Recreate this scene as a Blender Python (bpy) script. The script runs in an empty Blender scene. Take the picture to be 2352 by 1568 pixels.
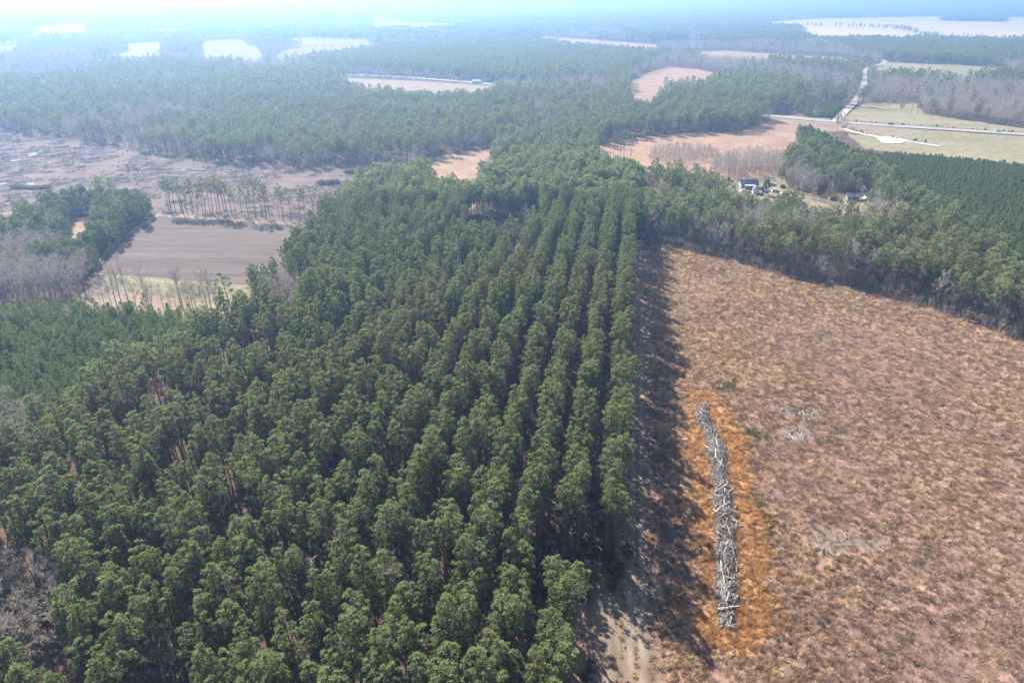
import bpy, bmesh, math, random
import numpy as np
from mathutils import Vector
from mathutils.geometry import tessellate_polygon

# ------------------------------------------------------------------ camera
scene = bpy.context.scene
CAM_H = 100.0
F = 1568.0                                   # focal length, in picture units 2352 x 1568
HORIZON = -6.0
PITCH = math.atan((784.0 - HORIZON) / F)
cam_data = bpy.data.cameras.new('camera')
cam_data.sensor_width = 36.0
cam_data.lens = 24.0
cam_data.clip_start = 1.0
cam_data.clip_end = 90000.0
cam = bpy.data.objects.new('camera', cam_data)
scene.collection.objects.link(cam)
cam.location = (0, 0, CAM_H)
cam.rotation_euler = (math.pi / 2 - PITCH, 0, 0)
scene.camera = cam

# ------------------------------------------------------------------ light
SUN_AZ = math.radians(-33.0)                 # from +Y (view direction) towards the left
SUN_EL = math.radians(37.0)
world = bpy.data.worlds.new('World'); scene.world = world; world.use_nodes = True
wn = world.node_tree
for n in list(wn.nodes): wn.nodes.remove(n)
sky = wn.nodes.new('ShaderNodeTexSky'); sky.sky_type = 'NISHITA'; sky.sun_disc = False
sky.sun_elevation = SUN_EL; sky.sun_rotation = SUN_AZ
sky.air_density = 1.0; sky.dust_density = 1.5; sky.ozone_density = 1.5; sky.altitude = 100
bgn = wn.nodes.new('ShaderNodeBackground'); bgn.inputs['Strength'].default_value = 0.055
wo = wn.nodes.new('ShaderNodeOutputWorld')
wn.links.new(sky.outputs[0], bgn.inputs[0]); wn.links.new(bgn.outputs[0], wo.inputs['Surface'])
sun_data = bpy.data.lights.new('sun', 'SUN'); sun_data.energy = 5.0; sun_data.angle = math.radians(0.53)
sun_data.color = (1.0, 0.93, 0.84)
sun = bpy.data.objects.new('sun', sun_data); scene.collection.objects.link(sun)
sdir = Vector((math.sin(SUN_AZ) * math.cos(SUN_EL), math.cos(SUN_AZ) * math.cos(SUN_EL), math.sin(SUN_EL)))
sun.rotation_euler = sdir.to_track_quat('Z', 'Y').to_euler()
sun.location = (0, 0, 300)

vs = scene.view_settings
vs.view_transform = 'Standard'; vs.look = 'None'; vs.gamma = 1.0; vs.use_curve_mapping = False
vs.exposure = 1.48
cy = scene.cycles
cy.use_denoising = True
cy.max_bounces = 2; cy.diffuse_bounces = 1; cy.glossy_bounces = 2; cy.transmission_bounces = 3
cy.volume_bounces = 0; cy.transparent_max_bounces = 4
cy.use_adaptive_sampling = True; cy.adaptive_threshold = 0.01; cy.use_light_tree = False
HAZE_DENSITY = 0.00035
HAZE_COLOR = (0.34, 0.585, 1.0)
HAZE_G = 0.48

# ------------------------------------------------------------------ helpers
rng = np.random.default_rng(7)
random.seed(7)
COL = scene.collection
SP, CP = math.sin(PITCH), math.cos(PITCH)

def at(x, y, h=0.0):
    """picture point (2352 x 1568) -> the place where that line of sight meets the level z = h"""
    u = (x - 1176.0) / F; v = (y - 784.0) / F
    dz = -SP - v * CP
    t = (h - CAM_H) / dz
    return np.array([u * t, (CP - v * SP) * t])

def project(p):
    """world points (n,3) -> picture x, y, depth"""
    p = np.asarray(p, float)
    q = p - np.array([0, 0, CAM_H])
    z = q[:, 1] * CP - q[:, 2] * SP
    up = q[:, 1] * SP + q[:, 2] * CP
    return 1176 + F * q[:, 0] / z, 784 - F * up / z, z

def poly(pts):
    return np.array([at(*p) for p in pts])

def inside(P, pg):
    x, y = P[:, 0], P[:, 1]
    lo, hi = pg.min(0), pg.max(0)
    res = np.zeros(len(P), bool)
    cand = np.where((x >= lo[0]) & (x <= hi[0]) & (y >= lo[1]) & (y <= hi[1]))[0]
    if not len(cand): return res
    cx, cyy = x[cand], y[cand]
    r = np.zeros(len(cand), bool)
    n = len(pg); j = n - 1
    for i in range(n):
        xi, yi = pg[i]; xj, yj = pg[j]
        c = ((yi > cyy) != (yj > cyy))
        with np.errstate(divide='ignore', invalid='ignore'):
            xc = (xj - xi) * (cyy - yi) / (yj - yi + 1e-12) + xi
        r ^= c & (cx < xc)
        j = i
    res[cand] = r
    return res

_lat = rng.random((256, 256))
def vnoise(x, y, s):
    """smooth value noise 0..1 with cells of s metres"""
    x = np.asarray(x, float) / s; y = np.asarray(y, float) / s
    xi = np.floor(x).astype(int); yi = np.floor(y).astype(int)
    fx = x - xi; fy = y - yi
    fx = fx * fx * (3 - 2 * fx); fy = fy * fy * (3 - 2 * fy)
    a = _lat[xi % 256, yi % 256]; b = _lat[(xi + 1) % 256, yi % 256]
    c = _lat[xi % 256, (yi + 1) % 256]; d = _lat[(xi + 1) % 256, (yi + 1) % 256]
    return (a * (1 - fx) + b * fx) * (1 - fy) + (c * (1 - fx) + d * fx) * fy
def fbm(x, y, s):
    return 0.55 * vnoise(x, y, s) + 0.3 * vnoise(x + 37, y - 11, s / 2.3) + 0.15 * vnoise(x - 91, y + 53, s / 5.1)

def tag(o, label=None, cat=None, group=None, kind=None):
    if label: o['label'] = label
    if cat: o['category'] = cat
    if group: o['group'] = group
    if kind: o['kind'] = kind
    return o

def mesh_from(name, V, Fc, mats=(), midx=None, tint=None, smooth=False):
    me = bpy.data.meshes.new(name)
    if isinstance(Fc, np.ndarray) and Fc.ndim == 2:
        k = Fc.shape[1]; V = np.asarray(V, np.float32)
        me.vertices.add(len(V)); me.vertices.foreach_set('co', V.ravel())
        me.loops.add(Fc.size); me.loops.foreach_set('vertex_index', Fc.astype(np.int32).ravel())
        me.polygons.add(len(Fc))
        me.polygons.foreach_set('loop_start', np.arange(0, Fc.size, k, dtype=np.int32))
        me.polygons.foreach_set('loop_total', np.full(len(Fc), k, np.int32))
        me.update(calc_edges=True)
    else:
        me.from_pydata([tuple(v) for v in V], [], [tuple(f) for f in Fc])
    for m in mats: me.materials.append(m)
    if midx is not None: me.polygons.foreach_set('material_index', np.asarray(midx, np.int32))
    if tint is not None:
        a = me.attributes.new('tint', 'FLOAT', 'POINT')
        a.data.foreach_set('value', np.asarray(tint, np.float32))
    if smooth: me.polygons.foreach_set('use_smooth', np.ones(len(me.polygons), bool))
    me.update()
    return me

def obj(name, me, parent=None, loc=(0, 0, 0), rz=0.0, scale=None):
    o = bpy.data.objects.new(name, me)
    COL.objects.link(o)
    o.location = loc
    if rz: o.rotation_euler = (0, 0, rz)
    if scale is not None: o.scale = scale
    if parent is not None: o.parent = parent
    return o

ONES = ('zeroth first second third fourth fifth sixth seventh eighth ninth tenth eleventh twelfth thirteenth fourteenth fifteenth '
        'sixteenth seventeenth eighteenth nineteenth').split()
TENS = {2: 'twent', 3: 'thirt', 4: 'fort', 5: 'fift', 6: 'sixt', 7: 'sevent', 8: 'eight', 9: 'ninet'}
def nth(n):
    if n < 20: return ONES[n]
    if n >= 100: return 'hundredth' if n == 100 else 'hundred-and-' + nth(n - 100)
    t, u = divmod(n, 10)
    return TENS[t] + ('ieth' if u == 0 else 'y-' + ONES[u])

# ------------------------------------------------------------------ materials
def new_mat(name):
    m = bpy.data.materials.new(name); m.use_nodes = True
    nt = m.node_tree
    for n in list(nt.nodes): nt.nodes.remove(n)
    out = nt.nodes.new('ShaderNodeOutputMaterial')
    return m, nt, out
def nd(nt, t, **kw):
    n = nt.nodes.new(t)
    for k, v in kw.items():
        if k in n.inputs: n.inputs[k].default_value = v
        else: setattr(n, k, v)
    return n
def ramp(nt, fac, stops):
    r = nt.nodes.new('ShaderNodeValToRGB')
    cr = r.color_ramp
    while len(cr.elements) < len(stops): cr.elements.new(0.5)
    for e, (p, c) in zip(cr.elements, stops):
        e.position = p; e.color = (*c, 1)
    if fac is not None: nt.links.new(fac, r.inputs[0])
    return r
def noise(nt, scale, detail=4, rough=0.6, vec=None, dist=0.0):
    n = nt.nodes.new('ShaderNodeTexNoise')
    n.inputs['Scale'].default_value = scale; n.inputs['Detail'].default_value = detail
    n.inputs['Roughness'].default_value = rough; n.inputs['Distortion'].default_value = dist
    if vec is not None: nt.links.new(vec, n.inputs['Vector'])
    return n
def mix(nt, fac, a, b, bt='MIX'):
    m = nt.nodes.new('ShaderNodeMix'); m.data_type = 'RGBA'; m.blend_type = bt
    for s, v in ((0, fac), (6, a), (7, b)):
        if isinstance(v, (int, float)): m.inputs[s].default_value = v
        elif isinstance(v, tuple): m.inputs[s].default_value = (*v, 1)
        else: nt.links.new(v, m.inputs[s])
    return m.outputs[2]
def world_pos(nt):
    return nt.nodes.new('ShaderNodeNewGeometry').outputs['Position']
def mapped(nt, vec, rz=0.0, scale=(1, 1, 1)):
    m = nt.nodes.new('ShaderNodeMapping'); m.inputs['Rotation'].default_value = (0, 0, rz); m.inputs['Scale'].default_value = scale
    nt.links.new(vec, m.inputs[0]); return m.outputs[0]
def principled(nt, out, color, rough=0.9, spec=0.15, bump=None, bump_s=0.5, bump_d=0.1):
    b = nt.nodes.new('ShaderNodeBsdfPrincipled')
    b.inputs['Roughness'].default_value = rough
    b.inputs['Specular IOR Level'].default_value = spec
    if isinstance(color, tuple): b.inputs['Base Color'].default_value = (*color, 1)
    else: nt.links.new(color, b.inputs['Base Color'])
    if bump is not None:
        bp = nt.nodes.new('ShaderNodeBump'); bp.inputs['Strength'].default_value = bump_s; bp.inputs['Distance'].default_value = bump_d
        nt.links.new(bump, bp.inputs['Height']); nt.links.new(bp.outputs[0], b.inputs['Normal'])
    nt.links.new(b.outputs[0], out.inputs['Surface'])
    return b

def foliage_mat(name, stops, tip, transl=0.35, lo=0.55):
    """needles / leaves: colour differs from tree to tree and from tuft to tuft, part of the light comes through"""
    m, nt, out = new_mat(name)
    oi = nt.nodes.new('ShaderNodeObjectInfo')
    r = ramp(nt, oi.outputs['Random'], stops)
    a = nt.nodes.new('ShaderNodeAttribute'); a.attribute_name = 'tint'
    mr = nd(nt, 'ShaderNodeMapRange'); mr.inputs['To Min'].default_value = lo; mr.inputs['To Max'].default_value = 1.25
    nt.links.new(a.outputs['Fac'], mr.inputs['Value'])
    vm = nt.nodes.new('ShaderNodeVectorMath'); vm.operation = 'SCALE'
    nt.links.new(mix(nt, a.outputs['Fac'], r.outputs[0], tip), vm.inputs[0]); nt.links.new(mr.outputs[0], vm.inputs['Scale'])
    col = vm.outputs[0]
    d = nt.nodes.new('ShaderNodeBsdfDiffuse'); t = nt.nodes.new('ShaderNodeBsdfTranslucent')
    nt.links.new(col, d.inputs[0])
    tc = mix(nt, 1.0, col, (1.0, 1.0, 0.55), 'MULTIPLY'); nt.links.new(tc, t.inputs[0])
    s = nt.nodes.new('ShaderNodeMixShader'); s.inputs[0].default_value = transl
    nt.links.new(d.outputs[0], s.inputs[1]); nt.links.new(t.outputs[0], s.inputs[2])
    g = nt.nodes.new('ShaderNodeBsdfGlossy'); g.inputs['Roughness'].default_value = 0.7; g.inputs['Color'].default_value = (1, 1, 1, 1)
    s2 = nt.nodes.new('ShaderNodeMixShader'); s2.inputs[0].default_value = 0.02
    nt.links.new(s.outputs[0], s2.inputs[1]); nt.links.new(g.outputs[0], s2.inputs[2])
    nt.links.new(s2.outputs[0], out.inputs['Surface'])
    return m
def bark_mat(name, a, b, scale=1.2):
    m, nt, out = new_mat(name)
    oi = nt.nodes.new('ShaderNodeObjectInfo')
    n = noise(nt, scale, 3)
    col = mix(nt, n.outputs[0], a, b)
    col = mix(nt, nd(nt, 'ShaderNodeMath').outputs[0], col, col)
    hsv = nt.nodes.new('ShaderNodeHueSaturation'); nt.links.new(col, hsv.inputs['Color'])
    mr = nd(nt, 'ShaderNodeMapRange'); mr.inputs['To Min'].default_value = 0.75; mr.inputs['To Max'].default_value = 1.25
    nt.links.new(oi.outputs['Random'], mr.inputs['Value']); nt.links.new(mr.outputs[0], hsv.inputs['Value'])
    principled(nt, out, hsv.outputs[0], 0.95, 0.05)
    return m
def ground_mat(name, cols, s1, s2, rz=0.0, stretch=(1, 1, 1), bump_d=0.15, bump_s=0.6, rough=0.95):
    """earth, stubble, grass seen from above: two noises pick among three colours"""
    m, nt, out = new_mat(name)
    p = mapped(nt, world_pos(nt), rz, stretch)
    n1 = noise(nt, s1, 6, 0.65, p); n2 = noise(nt, s2, 5, 0.7, p)
    r1 = ramp(nt, n1.outputs[0], [(0.3, cols[0]), (0.52, cols[1]), (0.72, cols[2])])
    r2 = ramp(nt, n2.outputs[0], [(0.3, (0.45, 0.45, 0.46)), (0.52, (1, 1, 1)), (0.75, (1.35, 1.32, 1.28))])
    col = mix(nt, 1.0, r1.outputs[0], r2.outputs[0], 'MULTIPLY')
    principled(nt, out, col, rough, 0.1, n2.outputs[0], bump_s, bump_d)
    return m
def plain_mat(name, c, rough=0.7, spec=0.3, metal=0.0):
    m, nt, out = new_mat(name)
    n = noise(nt, 2.0, 3)
    col = mix(nt, n.outputs[0], tuple(v * 0.85 for v in c), tuple(min(1, v * 1.12) for v in c))
    b = principled(nt, out, col, rough, spec); b.inputs['Metallic'].default_value = metal
    return m

def log_mat():
    m, nt, out = new_mat('weathered_wood')
    oi = nt.nodes.new('ShaderNodeObjectInfo'); n = noise(nt, 2.2, 4, 0.7, world_pos(nt))
    r = ramp(nt, oi.outputs['Random'], [(0.0, (0.11, 0.097, 0.09)), (0.4, (0.36, 0.335, 0.315)), (1.0, (0.70, 0.67, 0.64))])
    sh = ramp(nt, n.outputs[0], [(0.36, (0.3, 0.29, 0.28)), (0.62, (1.15, 1.14, 1.12))])
    principled(nt, out, mix(nt, 1.0, r.outputs[0], sh.outputs[0], 'MULTIPLY'), 0.95, 0.05)
    return m
M = {}
M['pine'] = foliage_mat('pine_needles', [(0.0, (0.056, 0.108, 0.058)), (0.35, (0.088, 0.144, 0.068)), (0.75, (0.120, 0.168, 0.074)), (1.0, (0.185, 0.194, 0.084))], (0.315, 0.355, 0.19), 0.40)
M['young'] = foliage_mat('young_pine_needles', [(0.0, (0.060, 0.110, 0.046)), (0.5, (0.085, 0.138, 0.054)), (1.0, (0.12, 0.162, 0.062))], (0.21, 0.26, 0.11), 0.4)
M['cedar'] = foliage_mat('cedar_foliage', [(0.0, (0.030, 0.055, 0.025)), (1.0, (0.045, 0.066, 0.030))], (0.070, 0.090, 0.045))
M['weed'] = foliage_mat('green_weeds', [(0.0, (0.09, 0.12, 0.03)), (1.0, (0.17, 0.17, 0.05))], (0.22, 0.22, 0.08))
M['straw'] = foliage_mat('dry_grass', [(0.0, (0.45, 0.29, 0.23)), (0.5, (0.51, 0.325, 0.25)), (1.0, (0.57, 0.37, 0.265))], (0.84, 0.64, 0.52), 0.35, 0.5)
M['orange_straw'] = foliage_mat('orange_dry_grass', [(0.0, (0.54, 0.29, 0.155)), (1.0, (0.60, 0.335, 0.185))], (0.84, 0.52, 0.32), 0.35, 0.6)
M['brown_straw'] = foliage_mat('brown_dead_weeds', [(0.0, (0.29, 0.195, 0.175)), (1.0, (0.39, 0.255, 0.215))], (0.64, 0.46, 0.40), 0.3, 0.5)
M['twig'] = foliage_mat('bare_twigs', [(0.0, (0.32, 0.275, 0.255)), (0.5, (0.40, 0.35, 0.33)), (1.0, (0.50, 0.44, 0.41))], (0.58, 0.53, 0.50), 0.1, 0.7)
M['brush'] = foliage_mat('bare_brush', [(0.0, (0.15, 0.11, 0.085)), (1.0, (0.25, 0.18, 0.14))], (0.30, 0.22, 0.17), 0.1, 0.7)
M['bark'] = bark_mat('pine_bark', (0.10, 0.070, 0.052), (0.23, 0.165, 0.125))
M['greybark'] = bark_mat('grey_bark', (0.22, 0.19, 0.17), (0.38, 0.34, 0.31))
M['log'] = log_mat()
M['slashwood'] = bark_mat('bleached_slash', (0.045, 0.041, 0.040), (0.46, 0.43, 0.41), 1.6)
M['darklog'] = bark_mat('fresh_slash', (0.10, 0.085, 0.075), (0.34, 0.29, 0.255), 0.9)
M['floor'] = ground_mat('forest_floor', [(0.050, 0.038, 0.031), (0.115, 0.074, 0.054), (0.17, 0.112, 0.082)], 0.11, 0.9)
M['orange'] = ground_mat('broomsedge_field', [(0.23, 0.150, 0.110), (0.33, 0.215, 0.150), (0.40, 0.265, 0.175)], 0.05, 0.5, bump_d=0.5)
M['pale'] = ground_mat('stubble_field', [(0.17, 0.125, 0.095), (0.22, 0.165, 0.125), (0.27, 0.21, 0.16)], 0.008, 0.06, 0.1, (0.3, 2.0, 1))
M['stubble'] = ground_mat('tan_stubble_field', [(0.46, 0.33, 0.21), (0.56, 0.42, 0.28), (0.62, 0.48, 0.34)], 0.008, 0.06, 0.1, (0.3, 2.0, 1))
M['plough'] = ground_mat('ploughed_soil', [(0.10, 0.075, 0.068), (0.135, 0.105, 0.092), (0.195, 0.155, 0.135)], 0.06, 0.8, math.radians(-3.5), (0.07, 1.5, 1))
M['green'] = ground_mat('pasture', [(0.20, 0.175, 0.105), (0.25, 0.225, 0.135), (0.32, 0.275, 0.17)], 0.02, 0.3, 0.05, (0.5, 1.5, 1))
M['yard'] = ground_mat('yard_grass', [(0.16, 0.135, 0.085), (0.25, 0.21, 0.135), (0.36, 0.30, 0.21)], 0.06, 0.5)
M['tan'] = ground_mat('dry_verge', [(0.20, 0.145, 0.105), (0.27, 0.205, 0.15), (0.33, 0.265, 0.19)], 0.08, 0.7)
M['cut'] = ground_mat('logged_ground', [(0.125, 0.088, 0.076), (0.17, 0.122, 0.105), (0.23, 0.175, 0.15)], 0.09, 0.8, 0.3, (0.45, 1.3, 1), 0.6)
M['asphalt'] = ground_mat('worn_asphalt', [(0.30, 0.285, 0.275), (0.34, 0.325, 0.31), (0.38, 0.36, 0.345)], 0.05, 0.8, bump_d=0.01)
M['sandroad'] = ground_mat('sand_road', [(0.38, 0.34, 0.29), (0.46, 0.41, 0.35), (0.52, 0.47, 0.40)], 0.05, 0.6, bump_d=0.03)
M['gravel'] = ground_mat('white_gravel', [(0.46, 0.43, 0.38), (0.55, 0.52, 0.46), (0.62, 0.58, 0.52)], 0.1, 0.9, bump_d=0.03)
M['ditch'] = ground_mat('dark_ditch_grass', [(0.07, 0.06, 0.045), (0.11, 0.09, 0.065), (0.15, 0.12, 0.08)], 0.1, 0.6)
def water_mat():
    m, nt, out = new_mat('still_water')
    n = noise(nt, 0.6, 3, 0.5, world_pos(nt))
    b = principled(nt, out, (0.10, 0.10, 0.09), 0.12, 0.6, n.outputs[0], 0.15, 0.05)
    return m
M['water'] = water_mat()
def paint(name, c, rough=0.5): M[name] = plain_mat(name, c, rough, 0.4 if rough < 0.8 else 0.05)
paint('white_paint', (0.78, 0.77, 0.74)); paint('grey_roof', (0.14, 0.15, 0.18), 0.95); paint('blue_roof', (0.045, 0.065, 0.11), 0.95)
paint('white_roof', (0.80, 0.80, 0.78), 0.4); paint('brick_wall', (0.30, 0.20, 0.15), 0.9); paint('grey_siding', (0.40, 0.40, 0.40), 0.8)
paint('dark_glass', (0.03, 0.035, 0.045), 0.1); paint('rubber', (0.03, 0.03, 0.03), 0.9); paint('green_roof', (0.35, 0.52, 0.46), 0.5)
paint('car_dark', (0.035, 0.04, 0.05), 0.3); paint('car_white', (0.8, 0.8, 0.8), 0.3); paint('car_silver', (0.5, 0.52, 0.54), 0.3)
paint('car_red', (0.20, 0.05, 0.04), 0.3); paint('rust', (0.26, 0.15, 0.10), 0.8); paint('tarp', (0.10, 0.22, 0.33), 0.6)

# ------------------------------------------------------------------ plant shapes (numpy)
def unit(n, r):
    v = r.normal(size=(n, 3)); return v / np.linalg.norm(v, axis=1, keepdims=True)
def perp(d, r):
    q = np.cross(d, r.normal(size=d.shape)); return q / (np.linalg.norm(q, axis=1, keepdims=True) + 1e-9)
def spikes(P, D, L, W, r):
    """thin triangles from P along unit D"""
    n = len(P); q = perp(D, r) * (np.asarray(W).reshape(-1, 1) * 0.5)
    V = np.empty((n, 3, 3)); V[:, 0] = P - q; V[:, 1] = P + q; V[:, 2] = P + D * np.asarray(L).reshape(-1, 1)
    return V.reshape(-1, 3), np.arange(n * 3).reshape(-1, 3)
def leaves(P, D, L, W, r):
    """diamond blades: two triangles, widest in the middle"""
    n = len(P); q = perp(D, r) * (np.asarray(W).reshape(-1, 1) * 0.5); L = np.asarray(L).reshape(-1, 1)
    V = np.empty((n, 4, 3)); m = P + D * L * 0.5
    V[:, 0] = P; V[:, 1] = m - q; V[:, 2] = P + D * L; V[:, 3] = m + q
    b = np.arange(n)[:, None] * 4
    return V.reshape(-1, 3), np.concatenate([b + [[0, 1, 2]], b + [[0, 2, 3]]])
def tube(pts, rad, k=5):
    """tapered tube through points, as triangles"""
    pts = np.asarray(pts, float); n = len(pts); V = []; Fc = []
    for i in range(n):
        d = pts[min(i + 1, n - 1)] - pts[max(i - 1, 0)]; d = d / (np.linalg.norm(d) + 1e-9)
        a = np.cross(d, (0.3, 0.9, 0.1) if abs(d[2]) > 0.8 else (0, 0, 1)); a /= np.linalg.norm(a) + 1e-9
        b = np.cross(d, a)
        for j in range(k):
            t = 2 * math.pi * j / k
            V.append(pts[i] + rad[i] * (a * math.cos(t) + b * math.sin(t)))
    for i in range(n - 1):
        for j in range(k):
            p, q = i * k + j, i * k + (j + 1) % k
            Fc += [(p, q, q + k), (p, q + k, p + k)]
    for j in range(1, k - 1):
        Fc.append(((n - 1) * k, (n - 1) * k + j, (n - 1) * k + j + 1))
    return np.array(V), np.array(Fc)
class Bag:
    def __init__(s): s.V = []; s.F = []; s.T = []; s.n = 0
    def add(s, V, Fc, tint=0.5):
        s.V.append(V); s.F.append(Fc + s.n); s.n += len(V)
        s.T.append(np.full(len(V), tint) if np.isscalar(tint) else np.asarray(tint))
    def get(s):
        return np.concatenate(s.V), np.concatenate(s.F), np.concatenate(s.T)

def pine_shape(seed, H=19.5, base=0.52, R=2.7, nb=24, nt=20, ns=7, L=0.50, W=0.11, flat=0.0, limbs=True):
    r = np.random.default_rng(seed)
    tr = Bag(); cr = Bag()
    bend = r.normal(0, 0.35, 2)
    axis = lambda z: np.array([bend[0] * (z / H) ** 2, bend[1] * (z / H) ** 2, z])
    zs = [-0.4, 0.6, H * 0.3, H * 0.6, H * 0.85, H * 0.985]
    tr.add(*tube([axis(max(z, 0)) if z >= 0 else np.array([0, 0, z]) for z in zs], [0.27, 0.20, 0.165, 0.125, 0.07, 0.02], 6))
    golden = 2.39996
    ph = r.random() * 6.28
    for i in range(nb):
        t = (i + r.random() * 0.8) / nb
        z = H * (base + (1 - base) * (0.05 + 0.90 * t))
        prof = (math.sin(math.pi * (0.20 + 0.67 * t)) ** 0.65) * (1 - 0.16 * t)
        rr = R * prof * r.uniform(0.45, 0.98) * (1 - flat * t)
        if t > 0.93: rr *= 0.45
        az = ph + golden * i + r.normal(0, 0.35)
        c = axis(z) + np.array([math.cos(az) * rr, math.sin(az) * rr, r.normal(0, 0.2)])
        br = r.uniform(0.45, 1.05) * (R / 2.7) ** 0.6 * (1.12 - 0.35 * t)
        if limbs:
            z0 = max(z - rr * 0.55, H * base * 0.9)
            tr.add(*tube([axis(z0), c + (0, 0, -0.2)], [0.055, 0.02], 3))
        n = int(nt * r.uniform(0.75, 1.25))
        out = np.array([math.cos(az), math.sin(az), 0.75]); out /= np.linalg.norm(out)
        d = unit(n, r) + out * 0.55; d /= np.linalg.norm(d, axis=1, keepdims=True)
        P = c + d * (br * r.uniform(0.55, 1.0, (n, 1)) * np.array([1, 1, 0.78]))
        D = np.repeat(d, ns, 0) * 0.55 + unit(n * ns, r) * 0.8; D[:, 2] += 0.25; D /= np.linalg.norm(D, axis=1, keepdims=True)
        PP = np.repeat(P, ns, 0)
        ll = L * r.uniform(0.7, 1.25, n * ns)
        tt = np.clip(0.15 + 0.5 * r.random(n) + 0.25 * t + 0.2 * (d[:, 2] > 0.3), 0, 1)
        V, Fc = leaves(PP - D * 0.12, D, ll, W * r.uniform(0.7, 1.3, n * ns), r)
        cr.add(V, Fc, np.repeat(np.repeat(tt, ns), 4))
    # dead lower limbs
    if limbs:
        for i in range(7):
            z = H * r.uniform(base * 0.55, base); az = r.random() * 6.28; l = r.uniform(0.6, 1.5)
            tr.add(*tube([axis(z), axis(z) + np.array([math.cos(az) * l, math.sin(az) * l, 0.2])], [0.03, 0.008], 3))
    return tr.get(), cr.get()

def young_shape(seed, H=7.5, R=1.55, ns=6, L=0.42, W=0.12, dens=1.0):
    r = np.random.default_rng(seed)
    tr = Bag(); cr = Bag()
    tr.add(*tube([(0, 0, -0.2), (0, 0, H * 0.5), (0, 0, H * 0.97)], [0.10, 0.06, 0.015], 5))
    nw = 11
    for w in range(nw):
        t = w / (nw - 1)
        z = H * (0.10 + 0.84 * t)
        rad = R * (1 - t) ** 0.62 * (0.6 + 0.4 * min(1, t * 5)) + 0.12
        for b in range(6):
            az = r.random() * 6.28
            e = np.array([math.cos(az), math.sin(az), 0.45 + 0.4 * t])
            n = max(2, int(dens * 4 * (1.1 - 0.5 * t)))
            s = r.uniform(0.35, 1.0, (n, 1))
            P = np.array([0, 0, z]) + e * rad * s + r.normal(0, 0.12, (n, 3))
            D = np.repeat(e[None] * 0.6, n * ns, 0) + unit(n * ns, r) * 0.75; D[:, 2] += 0.3; D /= np.linalg.norm(D, axis=1, keepdims=True)
            V, Fc = leaves(np.repeat(P, ns, 0), D, L * r.uniform(0.7, 1.3, n * ns), np.full(n * ns, W), r)
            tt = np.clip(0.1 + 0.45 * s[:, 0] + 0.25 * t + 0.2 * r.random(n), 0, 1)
            cr.add(V, Fc, np.repeat(np.repeat(tt, ns), 4))
    P = np.repeat(np.array([[0, 0, H * 0.96]]), 10, 0); D = unit(10, r) * 0.6; D[:, 2] += 0.9; D /= np.linalg.norm(D, axis=1, keepdims=True)
    cr.add(*leaves(P, D, np.full(10, L * 1.2), np.full(10, W), r), 0.9)
    return tr.get(), cr.get()

def bare_shape(seed, H=13.0, spread=0.42, twigw=0.055, n1=15, n2=10, n3=8, up=0.55):
    """leafless hardwood: trunk, ascending limbs, branches and a haze of twigs"""
    r = np.random.default_rng(seed)
    tr = Bag(); cr = Bag()
    bend = r.normal(0, 0.5, 2)
    ax = lambda z: np.array([bend[0] * (z / H) ** 2, bend[1] * (z / H) ** 2, z])
    tr.add(*tube([np.array([0, 0, -0.3]), ax(H * 0.25), ax(H * 0.55), ax(H * 0.95)], [0.20, 0.15, 0.09, 0.02], 5))
    for i in range(n1):
        t = (i + r.random()) / n1
        z = H * (0.28 + 0.60 * t); az = i * 2.4 + r.normal(0, 0.4)
        ln = H * spread * (1 - 0.55 * t) * r.uniform(0.7, 1.15)
        d = np.array([math.cos(az), math.sin(az), up + 0.7 * t + r.normal(0, 0.12)]); d /= np.linalg.norm(d)
        p0 = ax(z); p1 = p0 + d * ln * 0.5; d2 = d + np.array([0, 0, 0.35]); d2 /= np.linalg.norm(d2); p2 = p1 + d2 * ln * 0.5
        tr.add(*tube([p0, p1, p2], [0.07, 0.045, 0.012], 3))
        for j in range(n2):
            s = r.uniform(0.25, 1.0); q = p0 + (p1 - p0) * min(1, s * 2) + (p2 - p1) * max(0, s * 2 - 1)
            e = d2 * 0.7 + unit(1, r)[0] * 0.85; e[2] += 0.35; e /= np.linalg.norm(e)
            l2 = ln * r.uniform(0.22, 0.42); q2 = q + e * l2
            V, Fc = spikes(q[None], e[None], [l2 * 1.05], [0.045], r); cr.add(V, Fc, 0.2)
            P = q + (q2 - q) * r.uniform(0.2, 1.0, (n3, 1))
            D = e * 0.8 + unit(n3, r) * 0.8; D[:, 2] += 0.25; D /= np.linalg.norm(D, axis=1, keepdims=True)
            V, Fc = spikes(P, D, l2 * r.uniform(0.35, 0.8, n3), np.full(n3, twigw), r)
            cr.add(V, Fc, np.repeat(np.clip(0.4 + 0.4 * r.random(n3), 0, 1), 3))
    return tr.get(), cr.get()

class Kind:
    """one plant shape: meshes for trunk and crown (parts of an individual) and the joined mesh (for stands)"""
    def __init__(s, name, shape, mt, mc):
        (tv, tf, tt), (cv, cf, ct) = shape
        s.trunk = mesh_from(name + '_trunk', tv, tf, [mt], smooth=True)
        s.crown = mesh_from(name + '_crown', cv, cf, [mc], tint=ct)
        s.both = mesh_from(name, np.concatenate([tv, cv]), np.concatenate([tf, cf + len(tv)]), [mt, mc],
                           np.concatenate([np.zeros(len(tf)), np.ones(len(cf))]), np.concatenate([tt, ct]))
PINE = [Kind('pine', pine_shape(100 + i, H=19.5 + 0.8 * (i % 3 - 1), base=(0.50, 0.56, 0.62, 0.53, 0.66)[i % 5], R=(1.6, 2.15, 1.8, 2.45, 1.7, 2.0, 1.4)[i % 7], nb=22 + 3 * (i % 4), nt=26, ns=8, L=0.37, W=0.095), M['bark'], M['pine']) for i in range(12)]
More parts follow.
